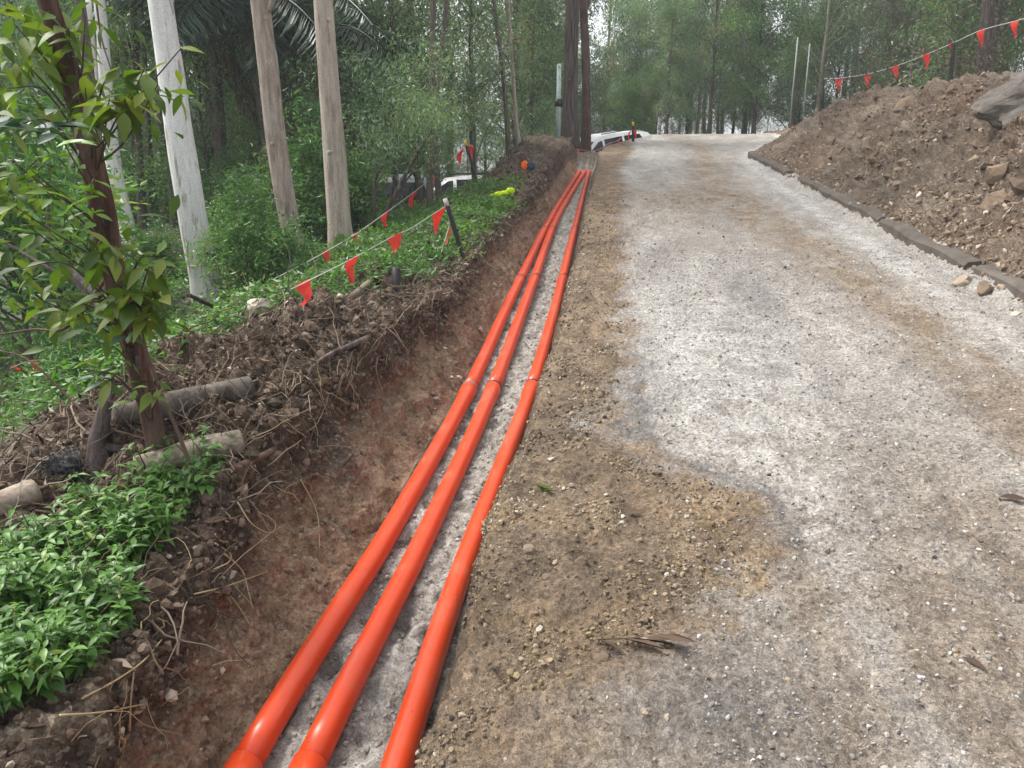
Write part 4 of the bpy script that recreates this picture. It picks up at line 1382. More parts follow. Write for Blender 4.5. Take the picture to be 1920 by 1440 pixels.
def in_poly(x, y):
    c = False
    j = len(poly) - 1
    for i in range(len(poly)):
        (xi, yi), (xj, yj) = poly[i], poly[j]
        if (yi > y) != (yj > y) and x < (xj - xi) * (y - yi) / (yj - yi) + xi:
            c = not c
        j = i
    return c


def leaf_grid(ln, wd, curl, fold, n=7):
    s = np.linspace(0, 1, n)
    wv = wd * np.interp(s, [0, 0.12, 0.3, 0.5, 0.75, 1], [0.04, 0.42, 0.88, 1.0, 0.62, 0.01]) * 0.5
    x = ln * s
    z = -curl * ln * s ** 2
    mid = np.column_stack([x, 0 * s, z])
    lft = np.column_stack([x, wv, z + fold * wv])
    rgt = np.column_stack([x, -wv, z + fold * wv])
    V = np.concatenate([rgt, mid, lft])
    f = [(i, i + 1, n + i + 1, n + i) for i in range(n - 1)] + [(n + i, n + i + 1, 2 * n + i + 1, 2 * n + i) for i in range(n - 1)]
    return V, np.array(f)


def near_plants():
    m = MB()
    lv = [leaf_grid(1, wd_, c, 0.3, 5) for c, wd_ in ((0.15, 0.5), (0.3, 0.44), (0.5, 0.4), (0.6, 0.24))]
    k = 0
    tries = 0
    while k < 900 and tries < 9000:
        tries += 1
        u, v = random.uniform(-60, 440), random.uniform(850, 1400)
        if not in_poly(u, v):
            continue
        p = np.array(G(u, v))
        if p[1] > 5 or perlin(np.array([[p[0] * 4.5, p[1] * 4.5, 2.0]]))[0] < random.uniform(-0.55, -0.05):
            continue
        k += 1
        h = random.uniform(0.03, 0.15)
        ln = random.uniform(-0.5, 0.5)
        az0 = random.uniform(0, 6.28)
        top_ = p + np.array([math.cos(az0) * h * 0.5, math.sin(az0) * h * 0.5, h])
        m.tube([p, (p + top_) / 2 + np.array([0, 0, 0.01]), top_], [0.0025, 0.002, 0.0015], 3, False, tint=0.7)
        nw = random.choice([2, 3, 3])
        base_t = random.gauss(0.5, 0.2)
        for wv in range(nw):
            f = 1 - 0.33 * wv
            c = p * (1 - f) + top_ * f
            for s_ in range(3 if wv == 0 else 2):
                V, fq = random.choice(lv)
                az = az0 + wv * 1.57 + s_ * (2.1 if wv == 0 else 3.14) + random.uniform(-.3, .3)
                el = random.uniform(-0.1, 0.7) if wv == 0 else random.uniform(-0.4, 0.3)
                sz = random.uniform(0.026, 0.066) * (0.8 if wv == 0 else 1.1)
                R_ = np.array(Euler((random.uniform(-.4, .4), -el, az)).to_matrix())
                m.add((V * sz) @ R_.T + c, fq, None, float(np.clip(base_t + random.gauss(0, 0.13), 0, 1)))
    o = m.build('ground_cover', M['l_cover'])
    return tag(o, 'bright green leafy creeper at the near edge of the trench', 'plants', None, 'stuff')


near_plants()

wr = random.Random(5)
for q in range(16):
    l = wr.uniform(4.2, 11.5)
    a = -wr.uniform(2.7, 4.6) if l < 7.5 else -wr.uniform(3.1, 4.6)
    plant_tree(['shrub0', 'shrub1'][q % 2], a, l, wr.uniform(0.16, 0.34), 'ragged weed standing up out of the green creeper', 'weed', 'weed', 'weeds in the creeper')

# ------------------------------------------------------------------ litter, twigs, roots
def litter(P, N, ln, wd, name, parent):
    n = len(P)
    t1 = unit(np.cross(N, rng.normal(size=(n, 3))))
    a = unit(t1 + N * rng.normal(0.05, 0.22, (n, 1)))
    s = unit(np.cross(a, N + rng.normal(0, 0.35, (n, 3))))
    V, Fq = leaf_quads(P + N * 0.006, a, s, ln * rng.uniform(0.4, 1.3, n), wd * rng.uniform(0.5, 1.3, n), 0.2)
    o = link(name, np_mesh(name, V, Fq, M['litter'], False, {'tint': np.repeat(np.clip(rng.normal(0.5, 0.24, n), 0, 1), 4)}), parent)
    o['kind'] = 'stuff'
    return o


def bank_top(P):
    return np.where(P[:, 2] - zbase(P[:, 1]) > -0.12, 1.0, 0.12) * np.where(P[:, 1] < 2.8, 0.35, 1.0)


P_, N_ = sample(2600, B[5], B[9], 1.3, 20, 0.8, bank_top)
litter(P_, N_, 0.07, 0.013, 'leaf_litter', T_bank)
P_, N_ = sample(7000, B[3], B[6], 2.0, 14, 1.1)
litter(P_, N_, 0.08, 0.018, 'leaf_litter', T_floor)
P_, N_ = sample(500, B[16], B[19], 6, 24, 0.8)
litter(P_, N_, 0.11, 0.025, 'leaf_litter', T_spoil)


def twigs(P, N, ln, rad, n_pts, name, mat, parent, hang=0.0, lift=0.012):
    m = MB()
    for p, n_ in zip(P, N):
        d = np.cross(n_, rng.normal(size=3))
        d /= np.linalg.norm(d)
        L_ = ln * rng.uniform(0.3, 1.3)
        pts = [p + n_ * lift]
        for k in range(n_pts):
            d = d + rng.normal(0, 0.35, 3) + np.array([0, 0, -hang])
            d = d - n_ * np.dot(d, n_) * 0.75
            d /= np.linalg.norm(d)
            pts.append(pts[-1] + d * L_ / n_pts + n_ * rng.normal(0.002, 0.006))
        m.tube(pts, np.linspace(rad, rad * 0.4, len(pts)) * rng.uniform(0.5, 1.4), 4, False, tint=float(np.clip(rng.normal(0.55, 0.25), 0, 1)))
    o = m.build(name, mat, parent)
    o['kind'] = 'stuff'
    return o


P_, N_ = sample(1500, B[5], B[9], 1.8, 10, 1.0, bank_top)
twigs(P_, N_, 0.28, 0.004, 5, 'dead_twigs', M['twig'], T_bank)
P_, N_ = sample(260, B[7] + 8, B[9] + 4, 1.2, 8, 0.9)
twigs(P_, N_, 0.24, 0.0022, 6, 'fine_roots', M['root'], T_bank, 0.25)
P_, N_ = sample(400, B[3], B[6], 2.4, 10, 0.8)
twigs(P_, N_, 0.5, 0.006, 5, 'dead_twigs', M['twig'], T_floor)
# roots one can pick out on the near wall
for px in ([(440, 940), (470, 985), (505, 1000), (512, 980), (480, 960)], [(418, 1040), (450, 1070), (462, 1110), (470, 1140)], [(400, 1020), (428, 1040), (424, 1056), (398, 1068)],
           [(110, 1340), (185, 1335), (265, 1320)], [(150, 1310), (215, 1275), (265, 1240), (300, 1200)], [(95, 1300), (108, 1265), (112, 1225)], [(240, 1370), (242, 1310), (248, 1260)],
           [(360, 1115), (420, 1100), (500, 1072)], [(470, 1180), (430, 1120), (395, 1110)], [(560, 900), (590, 960), (596, 1030)]):
    pts = [np.array(G(*q)) + np.array([0.015, -0.012, 0.01]) for q in px]
    Q = smooth_path(pts, 5)
    o = MB().tube(Q, np.linspace(0.0035, 0.002, len(Q)), 5, True, tint=random.uniform(0.5, 1)).build('root', M['root'], T_bank)

# ------------------------------------------------------------------ logs, stump, stakes, netting
def log_thing(name, label, p0, p1, r0, r1, mat, cat='log', wob=0.2, mid=None, cap=True, end_mat=None):
    base = Vector(p0)
    pts = [(0, 0, 0)] + ([tuple(Vector(m_) - base) for m_ in mid] if mid else []) + [tuple(Vector(p1) - base)]
    t = thing(name, label, cat, base)
    Q = smooth_path(pts, 8)
    MB().tube(Q, np.linspace(r0, r1, len(Q)), 16, True, wob).build('log_body', mat, t)
    if end_mat:
        d = unit(np.array(Q[-1] - Q[-2]))
        MB().tube([Q[-1] - d * 0.002, Q[-1] + d * 0.004], r1 * 0.96, 16, True).build('cut_end', end_mat, t)
    return t


Z = Vector((0, 0, 1))
log_thing('log', 'pale sawn log with a round cut end on the soil bank', G(255, 880) + Z * 0.01, G(452, 842) + Z * 0.035, 0.05, 0.06, M['b_log'], end_mat=M['timber'])
log_thing('log', 'dark brown log lying across the bank above the pale one', G(215, 785) + Z * 0.01, G(470, 735) + Z * 0.025, 0.05, 0.062, M['b_grey'])
log_thing('log', 'short yellowish log at the left edge, above the creeper', G(-60, 1000) + Z * 0.06, G(70, 945) + Z * 0.06, 0.055, 0.05, M['b_log'])
log_thing('branch', 'flat splintered strip of bark beside the pale log', G(420, 905) + Z * 0.03, G(520, 852) + Z * 0.03, 0.022, 0.016, M['b_red'], 'bark')
log_thing('branch', 'dead brown branch jutting from the top of the mound', at(352, 552, 5.3), G(425, 590) + Z * 0.02, 0.016, 0.022, M['b_dark'], 'branch')
log_thing('branch', 'curved dark branch half buried across the mound', G(560, 740) + Z * 0.01, G(690, 640) + Z * 0.02, 0.008, 0.02, M['b_dark'], 'branch', mid=[G(600, 690) + Z * 0.04])
log_thing('branch', 'thin bare stick leaning on the creeper below the flag', at(545, 530, 6.6), G(612, 572) + Z * 0.01, 0.01, 0.013, M['twig'], 'stick')
log_thing('branch', 'long pale stick lying below the short yellowish log', G(-40, 1010) + Z * 0.09, G(95, 935) + Z * 0.06, 0.006, 0.008, M['twig'], 'stick')
sp = G(185, 858)
t = thing('stump', 'dark splintered stump behind the leaning trunk', 'stump', sp)
MB().tube(smooth_path([(0, 0, -0.1), (0.0, 0, 0.05), (0.03, 0.0, 0.15), (0.08, 0.0, 0.27)], 5), np.interp(np.linspace(0, 1, 16), [0, 0.3, 1], [0.085, 0.05, 0.028]), 12, True, 0.45).build('trunk', M['b_dark'], t)
for q in range(5):
    e = Vector((0.05 + random.uniform(-.02, .05), random.uniform(-.03, .03), random.uniform(0.22, 0.34)))
    MB().tube([tuple(e * 0.45), tuple(e)], [0.022, 0.003], 5, True).build('splinter', M['b_dark'], t, False)
for q in range(4):
    e = Vector((random.uniform(-.16, .14), random.uniform(-.1, .1), 0.0))
    MB().tube(smooth_path([(0, 0, 0.05), tuple(e * 0.6 + Z * 0.03), tuple(e - Z * 0.03)], 4), np.linspace(0.03, 0.01, 9), 7, True, 0.2).build('root', M['b_dark'], t)
# hollow with black netting
nb = G(128, 888)
t = thing('netting', 'torn black netting bunched in the hollow under the stump', 'netting', nb + Vector((0, 0.02, 0)))
bm = bmesh.new()
bmesh.ops.create_icosphere(bm, subdivisions=4, radius=1)
V = np.array([v.co[:] for v in bm.verts])
F3 = np.array([[v.index for v in f.verts] for f in bm.faces])
bm.free()
V = V * (1 + 0.45 * fbm(V * 1.6 + 4, 2)[:, None] + 0.12 * fbm(V * 6 + 4, 2)[:, None]) * np.array([0.10, 0.06, 0.06]) + np.array([0, 0, 0.02])
link('bunched_cloth', np_mesh('bunched_cloth', V, F3, M['net'], True), t)
m_ = MB()
for k in range(220):
    q = V[rng.integers(len(V))] * 1.05
    m_.tube(smooth_path([q, q + rng.normal(0, 0.03, 3), q + rng.normal(0, 0.05, 3) - np.array([0, 0, 0.03])], 4), 0.0012, 3, False)
m_.build('threads', M['net'], t)
# timber stake and board
sp = G(742, 552)
t = thing('stake', 'short black stake with a pale band on the bank top', 'stake', sp)
s_ = 6.2 / F
MB().box((-7 * s_, -7 * s_, -0.1), (7 * s_, 7 * s_, 47 * s_)).build('post', M['black'], t)
MB().box((-7.4 * s_, -7.4 * s_, 12 * s_), (7.4 * s_, 7.4 * s_, 17 * s_)).build('band', M['timber'], t)
t.rotation_euler = (0, 0.06, 0.3)
p0, p1 = G(660, 562) + Z * 0.02, at(738, 492, 7.0)
log_thing('board', 'grey timber board leaning in the creeper behind the stake', p0, p1, 0.028, 0.028, M['timber'], 'board', 0.0)

# ------------------------------------------------------------------ star pickets and bunting
def picket(label, ub, vb, ut, vt, wpx, l=None, cap=None, capname='cap', group='black steel pickets'):
    b = G(ub, vb) if l is None else at(ub, vb, l)
    tp = at(ut, vt, b.y)
    r = 0.5 * wpx / F * b.y
    t = thing('picket', label, 'post', b, group)
    d = tp - b
    m = MB()
    for k in range(3):                               # three-bladed steel post
        a = k * 2.094 + 0.4
        dx, dy = math.cos(a), math.sin(a)
        px_, py_ = -dy * r * 0.22, dx * r * 0.22
        e = -d.normalized() * 0.25
        q = [Vector((px_, py_, 0)), Vector((dx * r + px_, dy * r + py_, 0)), Vector((dx * r - px_, dy * r - py_, 0)), Vector((-px_, -py_, 0))]
        V = [tuple(x + e) for x in q] + [tuple(x + d) for x in q]
        m.add(V, [(0, 1, 5, 4), (1, 2, 6, 5), (2, 3, 7, 6), (3, 0, 4, 7), (4, 5, 6, 7), (3, 2, 1, 0)])
    m.build('post', M['black'], t, False)
    if cap:
        MB().tube([tuple(d - d.normalized() * 0.01), tuple(d + d.normalized() * r * 2.6)], [r * 0.95, r * 0.8], 10, True).build(capname, cap, t)
    return tp


def bunting(label, ends, flags, group='red flag buntings', rope_px=1.6, size=None, sag=0.0):
    """ends: rope points in world space; flags: (parameter along the rope 0..1, length m, width m, twist)"""
    base = Vector(ends[0])
    t = thing('bunting', label, 'bunting', base, group)
    P = smooth_path([tuple(Vector(e) - base) for e in ends], 8)
    dist = (Vector(ends[len(ends) // 2]) - Vector((0, 0, EYE))).length
    MB().tube(P, 0.5 * rope_px / F * dist, 5, True).build('rope', M['rope'], t)
    cum = np.concatenate([[0], np.cumsum(np.linalg.norm(np.diff(P, axis=0), axis=1))])
    for s0, ln, wd, tw in flags:
        c = s0 * cum[-1]
        a = np.array([np.interp(c - wd / 2, cum, P[:, k]) for k in range(3)])
        b = np.array([np.interp(c + wd / 2, cum, P[:, k]) for k in range(3)])
        side = np.cross(unit(b - a), (0, 0, 1.0))
        side = side / (np.linalg.norm(side) + 1e-9)
        V = []
        n = 6
        for i in range(n + 1):
            f = i / n
            wv = 1 - f
            m_ = (a + b) / 2 + np.array([0, 0, -ln * f]) + (b - a) * (0.28 * f)
            off = side * (tw * ln * f * f + 0.02 * math.sin(f * 5 + tw * 20))
            for j in (-0.5, 0, 0.5):
                V.append(m_ + (b - a) * j * wv + off + side * (0.03 * wd * (1 if j == 0 else -1)))
        f4 = [(i * 3 + j, i * 3 + j + 1, i * 3 + j + 4, i * 3 + j + 3) for i in range(n) for j in (0, 1)]
        MB().add(np.array(V), f4).build('flag', M['flag'], t)
    return t


def px_path(pts, l0, l1):
    """rope through pixels with distance running from l0 to l1"""
    n = len(pts)
    return [at(u, v, l0 + (l1 - l0) * i / (n - 1)) for i, (u, v) in enumerate(pts)]


def clear(u, v, l, pad=30, gap=0.25):
    return at(u, v, min(l, G(u, v + pad).y - gap))


def px_clear(pts, l0, l1, pad=42):
    n = len(pts)
    return [clear(u, v, l0 + (l1 - l0) * i / (n - 1), pad, 0.7) for i, (u, v) in enumerate(pts)]


def fl(pts_w, pix, lnpx, wpx, l0, l1, pxs):
    """flag parameters from pixel x positions along the rope"""
    base = [np.array(p) for p in smooth_path([tuple(p) for p in pts_w], 8)]
    P = np.array(base)
    cum = np.concatenate([[0], np.cumsum(np.linalg.norm(np.diff(P, axis=0), axis=1))])
    us = []
    for p in P:
        q = p - np.array([0, 0, EYE])
        X = q[0] * math.cos(AL) + q[1] * math.sin(AL)
        Y = -q[0] * math.sin(AL) + q[1] * math.cos(AL)
        us.append(960 + F * X / (Y * CR - q[2] * SR))
    us = np.array(us)
    o = np.argsort(us)
    out = []
    for k, u in enumerate(pix):
        c = np.interp(u, us[o], cum[o])
        l = np.interp(u, us[o], P[o, 1])
        c0, c1 = np.interp([u - wpx * 0.5, u + wpx * 0.5], us[o], cum[o])
        out.append((c / cum[-1], lnpx * pxs(u) / F * l, abs(c1 - c0), random.uniform(-0.12, 0.12)))
    return out


tp1 = picket('bent black picket with a white tie, nearest on the left bank', 868, 482, 838, 385, 10, None, M['rope'], 'tie')
path = [tp1] + px_clear([(770, 428), (737, 443), (655, 488), (577, 527), (545, 543)], 7.5, 6.2, 45)
bunting('nearest flag bunting running down-left from the bent picket', path, fl(path, [822, 738, 657, 577], 43, 25, 0, 0, lambda u: 0.95))
p_up = [tp1, at(842, 420, 7.5), at(836, 445, 7.4), at(826, 480, 7.2), at(820, 510, 7.0)]
bunting('loose end of flags hanging straight down the bent picket', p_up, [(0.35, 0.19, 0.14, 0.2), (0.97, 0.09, 0.12, 0.1)])
tp2 = picket('yellow-capped black picket on the creeper slope', 898, 350, 874, 272, 6, 13.2, M['yellow'])
path = [tp2] + px_clear([(820, 325), (770, 365), (722, 400), (670, 437), (618, 468), (560, 500), (510, 525)], 12.6, 8.2)
bunting('farther flag bunting running down from the yellow-capped picket', path, fl(path, [864, 819, 771, 722, 668, 614], 24, 15, 0, 0, lambda u: 1.0))
bunting('single flag folded over the yellow-capped picket', [tp2, tp2 + Vector((0.12, 0.05, -0.02))], [(0.55, 0.26, 0.13, 0.1)])
bunting('low flag line lying in the plants at the left edge', px_path([(20, 690), (60, 676), (120, 678)], 4.6, 5.0), [(0.12, 0.05, 0.05, 0.2), (0.48, 0.12, 0.07, 0.3)], rope_px=1.2)
# far line by the car
tp3 = picket('black picket with a yellow top at the crest beside the car', 1187, 268, 1187, 236, 5, 24.6, M['yellow'])
path = [tp3 + Vector((0, 0, -0.1))] + px_path([(1160, 262), (1140, 270), (1125, 279), (1108, 284), (1082, 279)], 23.8, 21.5)
bunting('small flag bunting strung in front of the white car', path, fl(path, [1180, 1159, 1142, 1126, 1110, 1085], 13, 6, 0, 0, lambda u: 1.0), rope_px=0.8)
bunting('two flags tied round the crest picket', [tp3 + Vector((0.02, -0.04, -0.16)), tp3 + Vector((0.12, -0.04, -0.1))], [(0.5, 0.3, 0.12, 0.1)], rope_px=0.8)
# right line above the spoil
tp4 = picket('black picket carrying flags on top of the earth slope', 1783, 146, 1789, 80, 7, 16.4, group='black steel pickets')
left_end = at(1545, 148, 23.0)
path = [left_end] + px_path([(1572, 147), (1625, 139), (1680, 124), (1740, 101)], 22.0, 17.6) + [tp4]
bunting('flag bunting sagging left from the slope-top picket', path, fl(path, [1571, 1625, 1679, 1737], 24, 15, 0, 0, lambda u: 1.0) + [(0.985, 0.24, 0.24, 0.1)], rope_px=1.4)
path = [tp4] + px_path([(1840, 57), (1903, 40), (1960, 25)], 15.8, 14.2)
bunting('flag bunting rising right from the slope-top picket', path, fl(path, [1840, 1903], 27, 16, 0, 0, lambda u: 1.0), rope_px=1.4)
picket('thin grey wire post ending the slope bunting', 1543, 190, 1545, 147, 2.5, 23.0)
bunting('thin twisted flag at the end of the slope bunting', [left_end, left_end + Vector((0.02, 0, -0.35))], [(0.5, 0.3, 0.05, 0.1)], rope_px=0.8)

# ------------------------------------------------------------------ poles
def steel_pole(label, u, vb, vt, wpx, l, mat, name='utility_pole', collar=None, cat='pole'):
    b = at(u, vb, l)
    tpt = at(u, vt, l)
    zg = gz(b.x, b.y)
    t = thing(name, label, cat, (b.x, b.y, zg))
    r = 0.5 * wpx / F * l
    MB().tube([(0, 0, -0.3), (0, 0, tpt.z - zg)], [r, r * 0.85], 14, True).build('shaft', mat, t)
    if collar:
        for c in collar:
            zc = at(u, c, l).z - zg
            MB().tube([(0, 0, zc - 0.1), (0, 0, zc + 0.1)], r * 1.6, 12, True).build('bracket', M['black'], t)
    return t


steel_pole('pale green utility pole with a dark bracket left of the ironbark', 1046, 275, 120, 9, 22.6, M['pole'], collar=(193,))
steel_pole('left of two thin pale poles beyond the crest', 1482, 225, 70, 2.8, 30.5, M['galv'], 'thin_pole')
steel_pole('right of two thin pale poles beyond the crest', 1506, 215, 82, 2.4, 30.0, M['galv'], 'thin_pole')

# ------------------------------------------------------------------ vehicles
def prism(prof, w0, w1, zsplit):
    """side profile (x, z) extruded across, narrowing above zsplit"""
    V = []
    zt = max(z for _, z in prof)
    for s in (-1, 1):
        for x, z in prof:
            k = max(0.0, (z - zsplit) / (zt - zsplit))
            V.append((x, s * (w0 + (w1 - w0) * k), z))
    return V


def wagon(t, paint, van=False):
    Lh = 2.25
    if not van:
        low = [(-2.2, 0.35), (2.15, 0.35), (2.28, 0.55), (2.25, 0.82), (1.2, 1.0), (-2.22, 1.02), (-2.28, 0.6)]
        top_ = [(1.25, 0.99), (0.45, 1.52), (-0.2, 1.60), (-1.5, 1.58), (-1.95, 1.45), (-2.2, 1.0)]
    else:
        low = [(-2.2, 0.35), (2.15, 0.35), (2.28, 0.6), (2.2, 1.0), (1.75, 1.15), (-2.25, 1.15), (-2.28, 0.6)]
        top_ = [(1.8, 1.14), (1.2, 1.85), (0.9, 1.97), (-2.0, 1.97), (-2.2, 1.85), (-2.24, 1.14)]
    wl = 0.88
    for nm, pr, w0, w1, zs in (('body', low, wl, wl, 2), ('cabin', top_, wl - 0.01, wl - 0.17, top_[0][1])):
        bm = bmesh.new()
        V = [bm.verts.new(v) for v in prism(pr, w0, w1, zs if nm == 'cabin' else 0.34)]
        n = len(pr)
        bm.faces.new(V[:n])
        bm.faces.new(list(reversed(V[n:])))
        for i in range(n):
            bm.faces.new((V[i], V[n + i], V[n + (i + 1) % n], V[(i + 1) % n]))
        bmesh.ops.recalc_face_normals(bm, faces=bm.faces)
        bmesh.ops.bevel(bm, geom=bm.edges[:], offset=0.05, segments=3, affect='EDGES')
        me = bpy.data.meshes.new(nm)
        bm.to_mesh(me)
        bm.free()
        for p in me.polygons:
            p.use_smooth = True
        me.materials.append(paint)
        link(nm, me, t)
    zt = max(z for _, z in top_)
    zb = top_[0][1]

    def side_w(z):
        return wl - 0.01 - 0.16 * (z - zb) / (zt - zb)
    quads = [[(1.0, 1.05), (0.46, 1.42), (0.30, 1.45), (0.30, 1.05)], [(0.2, 1.05), (0.2, 1.47), (-0.62, 1.49), (-0.62, 1.05)], [(-0.72, 1.05), (-0.72, 1.49), (-1.45, 1.47), (-1.72, 1.07)]] if not van else \
            [[(1.5, 1.2), (1.1, 1.7), (0.45, 1.72), (0.45, 1.2)], [(0.3, 1.25), (0.3, 1.72), (-0.8, 1.72), (-0.8, 1.25)], [(-0.95, 1.25), (-0.95, 1.72), (-1.95, 1.7), (-1.95, 1.25)]]
    for s in (-1, 1):
        for q in quads:
            V = [(x, s * (side_w(z) + 0.006), z) for x, z in q] + [(x, s * (side_w(z) - 0.03), z) for x, z in q]
            MB().add(V, [(0, 1, 2, 3), (7, 6, 5, 4), (0, 4, 5, 1), (1, 5, 6, 2), (2, 6, 7, 3), (3, 7, 4, 0)]).build('window', M['glass'], t, False)
    a, b = top_[0], top_[1]
    f0, f1 = (a[0] * 0.9 + b[0] * 0.1 + 0.012, a[1] * 0.9 + b[1] * 0.1 + 0.012), (a[0] * 0.15 + b[0] * 0.85 + 0.012, a[1] * 0.15 + b[1] * 0.85 + 0.012)
    V = [(f0[0], -0.76, f0[1]), (f0[0], 0.76, f0[1]), (f1[0], 0.64, f1[1]), (f1[0], -0.64, f1[1])]
    V += [(x - 0.03, y, z - 0.03) for x, y, z in V]
    MB().add(V, [(0, 1, 2, 3), (7, 6, 5, 4), (0, 4, 5, 1), (1, 5, 6, 2), (2, 6, 7, 3), (3, 7, 4, 0)]).build('windscreen', M['glass'], t, False)
    for x in (1.42, -1.42):
        for s in (-1, 1):
            o = MB().tube([(x, s * 0.70, 0.34), (x, s * 0.90, 0.34)], 0.34, 24, True).build('wheel', M['tyre'], t, False)
            MB().tube([(x, s * 0.88, 0.34), (x, s * 0.91, 0.34)], 0.2, 16, True).build('rim', M['galv'], o, False)
    for s in (-1, 1):
        MB().box((2.2, s * 0.7 - 0.15, 0.68), (2.27, s * 0.7 + 0.15, 0.80)).build('headlight', M['glass'], t, False)
        MB().tube([(-1.6, s * 0.62, zt + 0.05), (0.2, s * 0.62, zt + 0.05)], 0.02, 6, True).build('roof_rail', M['black'], t)
        MB().box((0.85, s * 0.93 - 0.08, 1.02), (1.0, s * 0.93 + 0.08, 1.16)).build('mirror', paint, t, False)
    MB().box((2.22, -0.8, 0.38), (2.33, 0.8, 0.56)).build('bumper', M['black'], t, False)


cp = at(1168, 258, 28.0)
t = thing('car', 'white wagon with dark windows half hidden by the crest berm', 'car', (-0.62, 26.2, float(zbase(26.2)) - 1.36))
wagon(t, M['white'])
t.rotation_euler = (R(-2), R(9), R(-140))
t.scale = (0.92, 0.92, 0.92)
vp = at(745, 400, 21.0)
t = thing('van', 'pale grey van screened by the drooping leaves', 'van', (vp.x, vp.y, gz(vp.x, vp.y)))
wagon(t, M['grey_paint'], True)
t.rotation_euler = (0, 0, R(-70))
vp = at(862, 372, 23.0)
t = thing('car', 'white car parked among the trees behind the yellow-capped picket', 'car', (vp.x, vp.y, gz(vp.x, vp.y) - 0.1))
wagon(t, M['white'])
t.rotation_euler = (0, 0, R(-160))
# orange plastic barrier
bp = at(793, 380, 17.5)
t = thing('barrier', 'low orange plastic barrier in front of the grey van', 'barrier', (bp.x, bp.y, bp.z - 0.12))
MB().box((-0.3, -0.03, 0.05), (0.3, 0.03, 0.18)).build('rail', M['orange'], t)
for x in (-0.26, 0.26):
    MB().box((x - 0.03, -0.08, -0.3), (x + 0.03, 0.08, 0.05)).build('foot', M['orange'], t)
# white trailer frame
bp = at(668, 400, 15.0)
t = thing('trailer_frame', 'white steel frame standing behind the smooth tan gum', 'frame', bp)
for a, b in (((655, 356), (690, 352)), ((690, 352), (712, 402)), ((684, 356), (704, 398)), ((655, 356), (652, 405)), ((610, 355), (618, 372))):
    MB().tube([tuple(at(*a, 15.0) - bp), tuple(at(*b, 15.0) - bp)], 0.018, 6, True).build('bar', M['white'], t)
# weatherboard house far behind
hb = at(1128, 245, 62.0)
t = thing('house', 'white weatherboard house glimpsed between the far trunks', 'house', (hb.x, hb.y, gz(hb.x, hb.y)))
MB().box((-4, 0, 0), (4, 6, 6.0)).build('wall', M['white'], t, False)
for k in range(24):
    V = [(-4.02, -0.05, 0.25 * k), (4.02, -0.05, 0.25 * k), (4.02, -0.005, 0.25 * k + 0.24), (-4.02, -0.005, 0.25 * k + 0.24), (-4.02, -0.002, 0.25 * k), (4.02, -0.002, 0.25 * k)]
    MB().add(V, [(0, 1, 2, 3), (0, 4, 5, 1)]).build('board', M['white'], t, False)
MB().add([(-4.4, -0.5, 5.9), (4.4, -0.5, 5.9), (4.4, 6.5, 5.9), (-4.4, 6.5, 5.9), (-4.4, 3, 7.6), (4.4, 3, 7.6)], [(0, 1, 5, 4), (2, 3, 4, 5), (3, 2, 1, 0)], [(0, 4, 3), (1, 2, 5)]).build('roof', M['grey_paint'], t, False)
for x in (-2.2, 1.4):
    wn = MB().box((x, -0.1, 3.3), (x + 0.9, -0.03, 4.6)).build('window', M['white'], t, False)
    MB().box((x + 0.06, -0.12, 3.36), (x + 0.84, -0.09, 4.54)).build('pane', M['glass'], wn, False)

# ------------------------------------------------------------------ clothes left on the bank
def crumple(name, mat, rx, ry, rz, seed, parent, off=(0, 0, 0), amp=0.35):
    bm = bmesh.new()
    bmesh.ops.create_icosphere(bm, subdivisions=4, radius=1)
    V = np.array([v.co[:] for v in bm.verts])
    F3 = np.array([[v.index for v in f.verts] for f in bm.faces])
    bm.free()
    V = V * (1 + amp * (1 - 2 * np.abs(fbm(V * 1.7 + seed, 3)))[:, None])
    V = V * np.array([rx, ry, rz]) + np.array(off)
    V[:, 2] = np.maximum(V[:, 2], -0.03)
    return link(name, np_mesh(name, V, F3, mat, True), parent)


p = G(988, 318)
sc = 0.88 * p.y / F
t = thing('bundle', 'bundled work shirt, half orange and half navy, on the soil heap', 'clothing', p)
crumple('orange_half', M['orange'], 7.5 * sc, 8 * sc, 11 * sc, 3, t, (-4.5 * sc, 0, 5 * sc), 0.22)
crumple('navy_half', M['navy'], 8.5 * sc, 8 * sc, 9 * sc, 8, t, (7 * sc, 0, 4 * sc), 0.25)
p = G(942, 374)
sc = 0.88 * p.y / F
t = thing('vest', 'crumpled bright yellow vest dropped at the edge of the creeper', 'clothing', p)
for (dx, dz, rx, rz_, sd_) in ((17, 10, 7, 6, 1), (6, 6, 9, 4, 2), (-6, 3, 10, 5, 3), (-18, 1, 6, 3, 4), (-3, -4, 5, 5, 5)):
    crumple('fold', M['hiviz'], rx * sc, 7 * sc, rz_ * sc, sd_ * 7, t, (dx * sc, 0, dz * sc + 0.05), 0.4)

